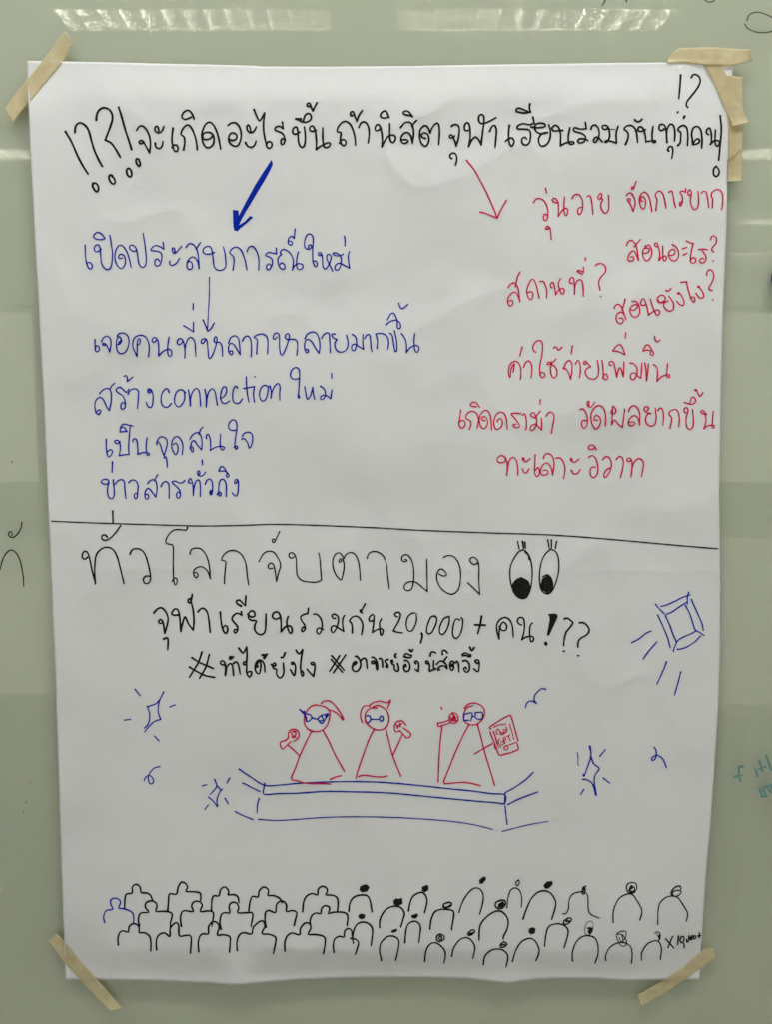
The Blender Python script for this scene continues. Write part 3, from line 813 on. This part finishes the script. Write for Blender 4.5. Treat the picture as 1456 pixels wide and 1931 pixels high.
672,92 650,130 632,172
!4.5
638,150 625,150 632,165 642,172
!3.5
742,245 710,250 710,215 735,190 752,200 750,270 738,352 738,352 775,330 820,318 838,340 822,380 812,365 805,300 805,260 822,228
970,210 948,200 950,178 975,168 998,185 985,240 932,338 932,338 965,350 1015,357
!3
1125,175 1095,180 1060,220 1050,290 1070,338 1105,335 1135,280 1145,230 1142,178
!4.5
1192,362 1198,385 1183,448
=740 1000 4.044
!3.2
320,655 295,662 270,720 262,770 275,790 305,775 335,710 340,670 325,652 330,665
435,655 435,700 415,760 385,795 362,780 365,730 395,672 430,660
515,685 490,675 470,710 460,780 470,815 490,825 515,800 535,740 538,680 522,665 530,672
=830 1120 4.853
!4.2
382,205 370,280 347,363
320,283 418,286
!3.5
545,300 570,335 605,330 612,290 585,258 560,280 545,330 543,412 543,412 525,350 520,290 545,240 595,215 640,240 665,300 672,395
748,285 720,270 710,240 735,215 765,225 775,280 770,350 750,420 750,420 790,395 850,390 858,420 840,440 828,420 822,350 828,290 848,265
@exclamation_mark|black|3.6|830 1120 4.853
1000,190 1070,198 1030,300 990,378 1015,230 1000,190
1040,200 1010,300
1055,200 1015,330
*1015,195 1062,202 1025,310 990,375 1000,290
!7
970,452 973,462
@question_mark|black|3.8|830 1120 4.853
1140,228 1170,222 1200,245 1218,265 1190,310 1160,345 1142,400 1133,475
!3.2
1130,524 1142,524
@question_mark|black|3.8|830 1120 4.853
1278,265 1310,262 1345,285 1368,330 1350,370 1300,400 1270,430 1264,487
!3.2
1262,565 1276,566
@hashtag_line|black|3.8|270 1110 4.853
535,582 500,680 420,812
602,605 570,720 512,822
443,632 510,675 580,705 640,732
420,718 500,765 570,798 652,813
740,700 710,692 705,670 725,660 745,680 752,730 748,790 752,790 765,715 795,685 815,710 825,795
800,640 790,650 790,625 805,622 805,645 825,620
825,685 850,670 870,700 885,782
872,545 912,590 945,535 945,535 948,600 940,690 915,695 918,675 935,670 945,700 945,770 970,812 990,780 985,758 955,765
1050,710 1030,725 1040,690 1065,660 1075,710 1060,780 1030,760 1022,710 1040,665 1075,655 1105,690 1112,765
!5
1088,610 1110,605 1105,635 1105,635 1130,600
!3.8
1170,695 1195,710 1212,700 1200,680 1182,700 1190,730 1220,742 1218,780 1240,815 1265,812 1285,770 1280,680
!4.6
1262,630 1280,628 1297,588
!3.8
1380,685 1360,695 1355,678 1375,675 1392,710 1390,750 1380,798 1345,742
=550 1120 4.853
38,515 65,550 100,510 100,510 85,600 80,690 95,755 108,735 95,705 82,715
200,650 180,645 175,630 200,628 212,660 200,755 200,755 165,720 140,688
@hashtag_line|black|3.6|550 1120 4.853
438,565 345,710
492,560 380,724
365,565 480,700
360,600 465,718
!4
570,650 595,630 580,620 560,640 555,690 580,710 610,700 630,660 625,610 600,575 582,572
632,610 655,590 680,600 690,680
765,630 740,640 730,625 745,615 765,625 778,690 785,690 785,640 770,600 745,580 732,580
800,595 815,590 828,610 832,670
885,600 855,610 860,625 880,650 880,675 860,662 872,655
915,620 930,625 920,605 912,615 925,645 940,650 942,690 965,708 980,700 980,670 970,635
!4.4
955,550 945,570 958,582
!3.8
1035,610 1060,612 1080,640 1082,690 1055,712 1030,695 1028,660 1045,645 1050,665 1030,670
1030,572 1055,582 1090,583 1100,560 1080,560 1060,548 1040,552 1030,570
!4.4
1082,512 1098,530 1112,510
!3.8
1140,640 1128,625 1145,615 1165,640 1162,710 1162,710 1130,690
1250,640 1230,635 1232,615 1250,620 1265,660 1262,710 1300,690 1325,680 1310,695 1300,670 1302,610
1270,568 1275,540 1300,530 1322,542
1382,555 1382,525 1400,515 1420,530 1428,542
=830 1120 4.853
-30,645 0,615 30,620 60,650 65,683 65,683 40,660 10,660 -15,680 -20,697 0,695
35,618 65,575
100,655 120,665 125,645 110,640 128,670 115,700 98,690 90,650 105,615 130,625 140,635 155,615 170,640 175,715
210,615 240,610 268,640 270,690 250,718 225,705 220,680 240,672 242,688
262,575 280,570 265,555 285,558 275,578 240,562 205,568 210,550 235,540 260,550
!4.4
275,488 292,520 315,492
!3.8
345,635 325,625 325,608 350,605 362,640 350,712 310,685
@drawn_camera|blue|2.8|1150 1100 6.067
590,265 650,250 740,210 830,165 925,132
908,102 892,160 893,240
528,240 570,290 625,347
645,358 720,325 800,270 885,215
552,362 620,510 665,620 697,738
640,372 690,480 730,590 765,675 740,740 730,783
765,675 810,635 880,600 940,575 990,545
868,250 920,350 950,440 980,530 1030,560 1085,598
938,185 980,280 1020,370 1060,460 1075,540
778,757 860,740 950,690 1000,650 1045,600
255,680 340,635 420,570 480,547
385,868 440,790 545,668
653,898 610,1010 543,1155
818,1012 790,1120 745,1278
@drawn_sparkle|blue|2.6|200 1270 4.853
525,170 490,240 475,300 475,360 498,420 498,420 440,440 390,485 348,537
490,240 450,280 380,308 395,360 395,420 375,475 345,500
372,300 385,308
262,145 310,205
578,308 632,288
165,427 222,420
440,573 482,618
@drawn_squiggle|blue|2.6|200 1270 4.853
490,852 440,865 405,900 385,940 385,980 400,1010 425,1005 432,975 410,940 380,935 355,955 345,985
@drawn_sparkle|blue|2.6|200 1270 4.853
990,968 1010,1030 980,1075 948,1108
1010,1025 1050,1065 1065,1055 1040,1080 1015,1140 1012,1190 1022,1210
933,1130 980,1170 1015,1222
880,1032 895,1022 918,1020
1128,958 1102,1005
1085,1142 1115,1192
932,1203 900,1247
@drawn_speaker|red|2.9|500 1300 4.853
470,143 420,155 375,205 355,255 360,320 400,370 450,388 520,375 565,330 590,250 585,195 545,160 470,143
385,360 440,385
512,130 540,108 590,108 640,150 690,220 715,270 712,282 690,255 650,215 610,195 580,192
700,245 712,262
418,395 370,490 315,610 275,720 238,818 290,835 350,855 420,862 520,862 600,867
530,378 580,470 640,600 725,750
595,823 650,800 697,790
315,610 260,555 205,510
250,385 285,390
212,440 210,395 240,368 285,368 308,400 300,450 255,478
212,440 190,465 135,487 155,545 200,510 235,475
230,395 245,405 240,430 265,425 280,445
250,445 280,415 270,380
+glasses|blue|2.9|500 1300 4.853
315,185 340,205 380,225 415,235 425,265 400,290 375,290 372,250 315,185
355,200 365,240 372,295
425,258 475,272 510,240 580,225 555,260 520,312 490,290 480,270
*540,240 582,225 555,262
515,240 530,280 495,290
*315,183 358,205 362,235
@drawn_speaker|red|2.9|500 1300 4.853
888,302 872,250 880,190 905,155 940,150 965,162
960,142 1000,118 1050,108 1100,122 1130,118 1152,95 1135,140 1118,182
985,162 1020,148 1060,155 1110,195 1135,260 1120,330 1080,365 1030,372 980,355 930,310 912,250 925,205 960,175 1025,170
1000,360 950,460 890,620 850,740 828,815
1100,348 1130,460 1160,580 1200,690 1245,798
855,798 900,785 980,795 1060,802 1120,792
1168,610 1210,520 1260,405
1290,328 1260,292 1215,292 1185,330 1190,385 1210,388 1235,375
1235,378 1300,445 1335,408 1265,352
1205,325 1215,355
1210,345 1250,315
1235,310 1240,345
+glasses|blue|2.9|500 1300 4.853
940,240 918,250 915,285 925,305 950,300 965,275 955,245 935,240
970,275 1040,275
1060,245 1045,270 1060,293 1080,280 1078,250 1060,245
@drawn_speaker|red|2.9|800 1300 4.853
370,175 400,140 450,125 510,140 550,180 548,250 500,310 440,327 385,305 360,255 375,200 400,165 450,150
410,325 360,420 290,570 230,720 180,850 210,862 290,855 370,852 440,862 520,882
490,318 520,430 560,590 600,720 648,880
465,590 540,545 630,495
130,845 135,700 145,520 165,340
125,310 180,300 235,278
125,310 130,340 180,328 245,303
155,165 165,175 160,185
262,215 230,245 240,295 275,312 308,290 310,245 285,218 255,215
245,255 255,290 275,240 295,290
265,230 290,260 260,290 300,285
280,260 245,280
+glasses|blue|2.7|800 1300 4.853
372,228 440,218 430,290
375,285 415,282
368,225 362,290
440,248 458,250
470,212 475,265 530,270 532,212 470,215
@drawn_tablet|red|2.9|920 1340 18.2
120,630 70,575 300,420 500,290 750,165 800,190 850,330 920,560 980,800 1055,1045
90,740 180,980 270,1200 400,1525 560,1500 780,1450 900,1400 1060,1320 1010,1130
205,725 280,940 350,1200
230,1180 270,1310
!2.2
205,580 310,520 430,490 640,460
755,470 830,700 880,880 905,1000
740,1180 850,1140 990,1090
375,1260 460,1230
680,1200 600,1230 555,1290 590,1350 660,1350 710,1290 690,1220
345,820 300,760 310,680 370,635 400,680 440,760 460,830
430,830 470,740 520,780 490,830 560,810 540,700 600,790 620,680 650,740
630,550 690,690
520,660 640,650
425,965 375,1040 380,1120 450,1190 540,1150 560,1060 450,1080
560,1000 600,1130
545,1010 540,930 620,920 620,990 560,1040
665,890 785,830
720,870 780,1040
@drawn_stage|blue|2.8|430 1430 4.55
92,92 200,165 315,232 460,228 600,215 800,205 1030,200 1250,203 1456,215
125,215 150,222 200,250 272,285
313,215 305,260 308,308 430,303 580,300 700,292 850,284 1050,287 1250,291 1456,302
265,343 250,400 247,468
60,457 120,488 212,525
!2.2
260,523 350,530 450,533 600,523 750,512 950,503 1200,502 1456,508
=740 1430 4.55
!2.8
45,215 250,235 500,262 700,282 850,303 970,315 965,395 970,315 972,295 1060,245 1150,180 1213,120
45,302 300,328 550,352 750,370 880,380 965,393
992,397 1100,345 1252,288
970,412 978,490 988,568
!2.0
45,508 250,520 450,535 600,553 740,578 865,610
945,627 1050,600 1180,568 1340,541
@drawn_squiggle|blue|2.8|970 1280 4.55
273,92 240,85 200,115 175,150 175,190 200,215 165,195 130,192 105,220 100,248
@drawn_squiggle|blue|2.8|970 1280 4.55
1200,588 1218,610 1222,650 1210,690 1185,702 1183,680 1215,658 1250,665 1285,700 1307,763
@drawn_sparkle|blue|2.8|970 1280 4.55
595,822 600,838 630,760 660,665 655,585
660,665 685,730 732,770 700,820 688,870 702,1000
590,862 630,868 670,895 688,940 705,1000
!4.5
692,935 704,998
651,582 656,610
!2.8
737,665 785,608
765,850 823,897
598,950 572,993
!1.5
542,630 550,680 548,735 560,742
@audience_outline|blue|3|180 1650 5.6
93,500 83,440 110,375 180,362 160,315 158,265 200,243 250,262 260,300 240,350 290,355 370,385 400,430 397,520
@audience_outline|black|3.6|180 1650 5.6
305,350 308,250 325,200 385,190 385,130 420,98 465,120 480,185 530,188 575,210 600,268
@audience_outline|black|3.6|180 1650 5.6
460,535 450,480 460,420 490,398 560,392 525,345 530,295 590,272 640,300 645,345 635,385 720,383 790,395 808,425 790,500 788,560
@audience_outline|black|3.6|180 1650 5.6
760,380 768,280 780,200 852,202 870,130 905,75 950,90 970,135 952,172 1050,178 1105,195 1108,270
@audience_outline|black|3.6|180 1650 5.6
903,540 895,450 915,385 960,378 1030,385 1012,330 1035,285 1085,278 1125,315 1105,385 1180,380 1243,400 1225,540
@audience_outline|black|3.6|180 1650 5.6
237,738 235,660 260,600 295,590 345,602 350,550 395,512 445,530 460,570 458,608 520,610 570,650 582,720 580,803
@audience_outline|black|3.6|180 1650 5.6
642,790 640,690 670,630 730,612 782,650 788,560 845,503 875,530 882,640 940,640 1005,650 1000,825
@audience_outline|black|3.6|180 1650 5.6
1088,810 1082,720 1100,645 1135,620 1190,620 1190,550 1230,495 1280,500 1303,550 1285,632 1350,630 1415,650 1420,700 1412,815
@audience_outline|black|3.6|390 1650 5.6
47,370 50,270 70,220 125,220 140,160 180,125 215,145 230,185 220,210 285,207 325,230 337,293
@audience_outline|black|3.6|390 1650 5.6
147,572 135,500 150,420 185,397 240,398 232,330 260,290 310,295 335,345 325,398 420,398 482,408 465,545
@audience_outline|black|3.6|390 1650 5.6
440,375 455,280 480,225 538,232 550,170 595,127 640,145 650,180 642,217 700,217 765,245 797,295
@audience_outline|black|3.6|390 1650 5.6
625,552 612,470 620,390 660,375 722,395 735,310 780,275 820,285 842,330 838,385 900,375 948,395 935,465 920,535
@audience_outline|black|3.6|390 1650 5.6
318,797 315,710 340,635 390,608 470,622 490,550 560,488 600,492 612,540 580,617 650,625 715,648 728,690 700,830
@audience_outline|black|3.6|390 1650 5.6
1010,388 1020,290 1050,225 1110,195 1168,210 1175,150 1220,118 1265,140 1270,180 1255,210 1320,212 1370,235 1385,290 1378,385
@audience_outline|black|3.6|390 1650 5.6
823,802 822,710 850,640 900,612 978,630 985,570 1030,510 1080,510 1097,560 1070,625 1150,628 1235,650 1250,700 1230,832
@audience_outline|black|3.6|600 1640 5.6
-85,580 -88,540 -65,480 -20,456 25,465 35,410 70,380 110,390 120,420 105,466 150,450 250,448 300,465 312,510 303,590
@audience_outline|black|3.4|600 1640 5.6
165,872 158,800 175,730 225,702 270,712 278,650 315,620 350,640 358,690 370,778
340,725 390,732 425,765 415,820 392,893
@audience_outline|black|3.6|600 1640 5.6
322,438 335,350 370,295 430,270 510,272 545,320 568,445
*485,155 440,175 432,215 460,240 515,230 542,190 520,158
@audience_outline|black|3.5|600 1640 5.6
362,710 375,640 410,575 470,552 530,568 570,615 572,680 558,800
*455,462 425,475 422,505 450,525 490,512 495,475
@audience_outline|black|3.6|600 1640 5.6
648,612 652,530 690,450 750,400 820,385 880,405 912,460 900,520 875,605
*825,300 795,330 800,370 850,382 895,360 890,295 850,310
@audience_outline|black|3.2|600 1640 5.6
668,957 648,860 660,780 710,720 765,698 825,715 855,755 845,850 820,957
*835,620 780,638 770,660 800,668 838,645
@audience_outline|black|3.6|600 1640 5.6
957,435 975,340 1010,275 1080,240 1125,255 1153,320 1140,400 1125,455
*1155,158 1100,180 1098,225 1130,240 1168,215 1168,175
@audience_outline|black|3.2|600 1640 5.6
918,770 928,650 950,580 1000,545 1055,555 1083,610 1075,690 1067,768
*1050,460 985,480 988,508 1030,518 1060,490
@audience_outline|black|3.5|600 1640 5.6
1182,628 1195,530 1230,450 1290,420 1370,420 1425,435 1435,480 1410,637
1380,345 1330,362 1322,395 1365,400 1408,378 1408,350 1380,345
*1335,370 1322,395 1365,402 1405,380 1400,362 1370,385 1340,390
@audience_outline|black|3.2|600 1640 5.6
1127,968 1140,860 1180,790 1235,770 1300,805 1340,860 1345,920 1330,985
1290,680 1255,700 1255,745 1290,758 1335,730 1325,695 1290,680
1295,700 1275,720 1290,740 1310,725 1300,705
@audience_outline|black|3|820 1640 5.6
257,450 300,330 370,230 435,192 490,215 515,280 505,370 475,472
*510,75 470,110 475,148 505,150 545,105 540,72
@audience_outline|black|3|820 1640 5.6
182,915 200,830 260,745 330,717 390,745 425,810 422,860 405,937
385,640 352,670 358,692 390,688 425,655 410,635 385,640
*365,665 355,690 395,682 415,655
@audience_outline|black|3.4|820 1640 5.6
470,742 475,620 510,540 600,460 680,435 740,465 778,540 765,630 730,700 725,733
700,322 650,345 642,385 675,412 720,405 748,365 742,325 700,322
*725,328 675,360 665,400 715,400 742,365
@audience_outline|black|3.2|820 1640 5.6
515,1003 530,920 590,855 670,837 740,860 775,920 755,1027
735,760 695,790 700,818 735,815 768,785 735,760
705,795 745,790
@audience_outline|black|2.6|820 1640 5.6
765,402 775,300 805,215 850,192 895,215 922,290 917,397
890,108 858,135 875,175 897,135 890,108
@audience_outline|black|3.3|820 1640 5.6
935,522 970,420 1020,310 1090,240 1160,222 1230,250 1278,330 1275,400 1238,525
*1245,118 1185,125 1150,165 1165,200 1205,200 1250,155
@audience_outline|black|3.2|820 1640 5.6
823,968 860,850 920,760 1000,725 1060,750 1102,830 1100,890 1070,962
*1040,605 1000,620 992,660 1020,685 1060,670 1070,625
@audience_outline|black|3.1|820 1640 5.6
1163,808 1175,700 1200,610 1260,575 1340,575 1400,615 1412,670 1395,740 1368,828
1410,512 1365,545 1370,575 1410,570 1450,530 1435,510 1410,512
!4
1395,545 1425,540
@audience_outline|black|2.6|1040 1640 4.853
110,402 135,402 158,360 165,280 195,225 250,205 300,205 335,240 342,370 375,415 442,443
318,150 290,165 285,215 300,225 315,185
*315,150 285,165 295,195 315,185
@audience_outline|black|2.8|1040 1640 4.853
568,485 570,380 610,280 670,232 740,225 790,290 828,360 828,410 810,462
740,118 700,130 690,175 715,215 760,210 785,165 775,125 740,118
740,150 720,175 725,205 755,200 765,165 740,150
750,160 715,195 770,195
!4
735,150 715,190
@audience_outline|black|2.6|1040 1640 4.853
977,500 980,370 1000,300 1060,250 1130,243 1170,265 1220,340 1250,400 1238,472
1185,150 1150,150 1105,190 1100,230 1140,245 1180,225 1190,195 1140,190 1110,210 1120,240
1190,180 1175,150 1130,165 1100,205
@audience_outline|black|2.9|1040 1640 4.853
195,835 195,760 225,670 280,615 340,603 400,625 428,690 428,780 400,857
!1.4
385,495 370,470 335,480 310,530 312,580 340,600 375,570 385,510
!2.8
335,535 378,535 355,590 340,560
*340,530 375,540 352,600
@audience_outline|black|2.7|1040 1640 4.853
500,832 500,780 540,710 610,670 680,670 730,710 742,780 735,857
!2
600,590 650,595 690,650 680,695 640,695 610,650 600,590 640,565 685,565 680,620 640,660 625,620
650,600 660,655
@audience_outline|black|2.8|1040 1640 4.853
827,828 830,760 880,680 950,650 985,660 1010,720 1000,825
!2
950,585 970,568 995,580 998,620 980,655 962,650
970,590 985,620
!4
995,600 990,640
@handwritten_count|black|3|1230 1730 13.236
530,470 490,530 450,640 400,760
345,530 440,640 550,765
!3
665,465 658,570 645,685
740,480 705,550 730,630 775,620 805,550 795,480 750,475
795,650 810,700 800,760
930,460 915,590 900,600 870,620 870,540
1010,450 960,570 960,500 1000,480 1000,560
1060,460 1035,500 1060,540 1100,500 1080,450
1145,465 1220,455
1190,385 1185,520
@board_marker_writing|black|2.6|0 960 10.725
435,270 430,330 400,420 340,510 270,572 210,570 170,530 170,480 205,455 230,480 240,540
-40,1330 0,1190 50,1010 120,890 200,832 270,845 340,920 400,1050 440,1230 465,1400 472,1565
@board_marker_writing|grey|3.2|1100 0 4.09
175,-12 165,15 148,45
@board_marker_writing|grey|3.2|1100 0 4.09
332,-8 338,15
@board_marker_writing|grey|2.4|1100 0 4.09
930,-12 945,5 980,18 1010,8 1025,-10
@board_marker_writing|grey|2.4|1100 0 4.09
1265,160 1280,120 1320,97 1370,97 1420,115 1480,145
1250,185 1262,210 1300,235 1360,252 1420,250 1480,238
@board_marker_writing|teal|4.2|1320 1400 10.7
870,490 830,485 795,510 795,600 805,700 825,785
710,690 770,680 860,660
1130,550 1150,610 1175,690
1210,380 1240,470 1260,540 1280,590
1340,260 1380,360 1430,500 1450,560
1200,540 1260,520
1310,495 1330,498
@board_marker_writing|teal|4.2|1320 1400 10.7
1210,950 1250,1030 1290,1090
1280,960 1330,1050 1350,1090 1250,1095
1290,920 1400,880
1380,890 1440,1010
1440,850 1480,960
@board_speck|grey|1.8|0 0 1
55,1475 56,1476
48,1514 49,1512
43,1530 44,1531
21,870 22,873
989,17 991,18
1000,20 1001,21
"""
cur, last = None, None
for line in INK.strip().splitlines():
    line = line.strip()
    if not line or line.startswith('#'): continue
    if line[0] in '@+':
        last = flush(cur, last)
        name, col, w, org = line[1:].split('|'); w = float(w)
        x0, y0, sc = map(float, org.split())
        cur = (name, col, Ink(not name.startswith('board')), line[0] == '+')
    elif line[0] == '=':
        q = list(map(float, line[1:].split())); x0, y0 = q[:2]
        if len(q) > 2: sc = q[2]
    elif line[0] == '!': w = float(line[1:])
    else:
        fill = line[0] == '*'
        pts = [(x0 + float(a.split(',')[0]) / sc, y0 + float(a.split(',')[1]) / sc) for a in line.lstrip('*').split()]
        (cur[2].fill(pts) if fill else cur[2].stroke(pts, w))
last = flush(cur, last)

# ------------------------------------------------------------------ masking tape
def tape(label, A, B, lift=0.0, curl=(0.0, 0.0), group='strips of masking tape holding the poster', seed=0, n=60, m=9, rag=1.2):
    r = random.Random(seed)
    t = np.linspace(0, 1, n)
    a, b = interp_curve(A, t), interp_curve(B, t)
    s = np.linspace(0, 1, m)
    Q = a[:, None] * (1 - s[None, :, None]) + b[:, None] * s[None, :, None]
    ax = a[-1] - a[0]; ax = ax / np.hypot(*ax)
    for j in range(m):                                        # torn ends
        Q[0, j] -= ax * r.uniform(-rag, rag); Q[-1, j] += ax * r.uniform(-rag, rag)
    ph = [r.uniform(0, 6.28) for _ in range(6)]
    tt = t[:, None]; ss = s[None, :]
    wr = (np.sin(tt * 23 + ss * 2 + ph[0]) + np.sin(tt * 41 - ss * 3 + ph[1]) * .6 + np.sin(tt * 9 + ss * 5 + ph[2]) + np.sin(ss * 7 + tt * 3 + ph[3]) * .5) * 0.00012
    inside = sst(0, 14, np.minimum(np.minimum(Q[..., 0] - 50 - (Q[..., 1] - 115) * .0425, 1383 - (Q[..., 1] - 126) * .037 - Q[..., 0]),
                                   np.minimum(Q[..., 1] - 118, 1848 - Q[..., 1])) + 8)
    h = 0.00035 + paper_h(Q[..., 0], Q[..., 1]) * inside + 0.0002 + np.abs(wr) * 1.2 + lift
    h = h + curl[0] * np.exp(-tt * 14) + curl[1] * np.exp(-(1 - tt) * 14)
    F = on_wall(Q[..., 0], Q[..., 1], h)
    Bk = F + np.array([0, 0.00018, 0])
    idx = np.arange(n * m).reshape(n, m); N = n * m
    top = np.stack([idx[:-1, :-1], idx[1:, :-1], idx[1:, 1:], idx[:-1, 1:]], -1).reshape(-1, 4).tolist()
    rim = np.concatenate([idx[0, :], idx[1:, -1], idx[-1, -2::-1], idx[-2::-1, 0]])
    ff = top + [[q + N for q in f[::-1]] for f in top] + [[int(rim[i]), int(rim[i + 1]), int(rim[i + 1]) + N, int(rim[i]) + N] for i in range(len(rim) - 1)]
    o = obj('masking_tape', F.reshape(-1, 3).tolist() + Bk.reshape(-1, 3).tolist(), ff, M['tape'], None, smooth=True)
    return tag(o, label, 'tape', group)

tape('cream masking tape slanting across the top left corner of the poster',
     [(7, 205.5), (27, 177), (58, 141.5), (82, 111.5), (112, 71), (122, 60)], [(23, 231), (34, 218), (52, 196.5), (77, 166), (121, 113), (137.5, 81)], curl=(0.002, 0.003), seed=1)
tape('upright masking tape down the right edge below the top right corner',
     [(1369.5, 141), (1372, 207), (1375, 240), (1375.5, 302)], [(1401.5, 146), (1402, 207), (1402.5, 240), (1402, 283)], seed=2)
tape('short lowest masking tape on the right edge, its curled top lying over the upright strip',
     [(1373, 301), (1374, 320), (1373.5, 343)], [(1396, 280), (1402, 300), (1400, 342)], lift=0.0006, curl=(0.0025, 0.0015), seed=3, n=24, rag=1.8)
tape('slanting masking tape in the top right corner that crosses over the upright strip',
     [(1320, 104), (1329, 123.5), (1349.5, 160.5), (1369, 207), (1383, 239)], [(1354, 104), (1363, 126), (1376, 150), (1402, 206.7), (1414.6, 231)], lift=0.0007, curl=(0, 0.003), seed=4)
tape('level masking tape along the top right edge, lying over the slanting strip',
     [(1260, 110), (1282, 90.5), (1305, 89.7), (1344, 89), (1415.5, 93.8)], [(1259, 118), (1295, 118), (1331, 122.6), (1382.5, 124.6), (1420, 114.4)], lift=0.0014, curl=(0.001, 0.004), seed=5)
tape('masking tape slanting down across the bottom left corner of the poster',
     [(88.2, 1775.7), (121.5, 1815), (150.7, 1847.8), (187.7, 1888), (206, 1907)], [(106.7, 1760), (120.5, 1775.5), (149.3, 1810), (181, 1845), (231, 1902.5)], curl=(0.001, 0.003), seed=6)
tape('masking tape rising to the right across the bottom right corner of the poster',
     [(1203, 1877), (1246, 1851.6), (1290, 1823), (1320, 1796), (1331, 1788), (1348.5, 1787)], [(1208, 1900.6), (1260, 1870.6), (1320, 1828), (1352.5, 1805)], curl=(0.002, 0.001), seed=7)

# ------------------------------------------------------------------ the black knob at the right edge of the frame
c = on_wall(1477, 524); mb = MB(); n = 28
prof = [(0.0135, 0.0), (0.0135, -0.006), (0.012, -0.0075), (0.0, -0.0075)]
vs, fs = [], []
for r, y in prof[:-1]: vs += [(c[0] + r * math.cos(2 * math.pi * i / n), y, c[2] + r * math.sin(2 * math.pi * i / n)) for i in range(n)]
for k in range(2): fs += [(k * n + i, k * n + (i + 1) % n, (k + 1) * n + (i + 1) % n, (k + 1) * n + i) for i in range(n)]
fs.append(tuple(range(2 * n, 3 * n)))
tag(obj('magnet', vs, fs, M['knob'], None, True), 'round black board magnet cut by the right edge of the frame', 'magnet')
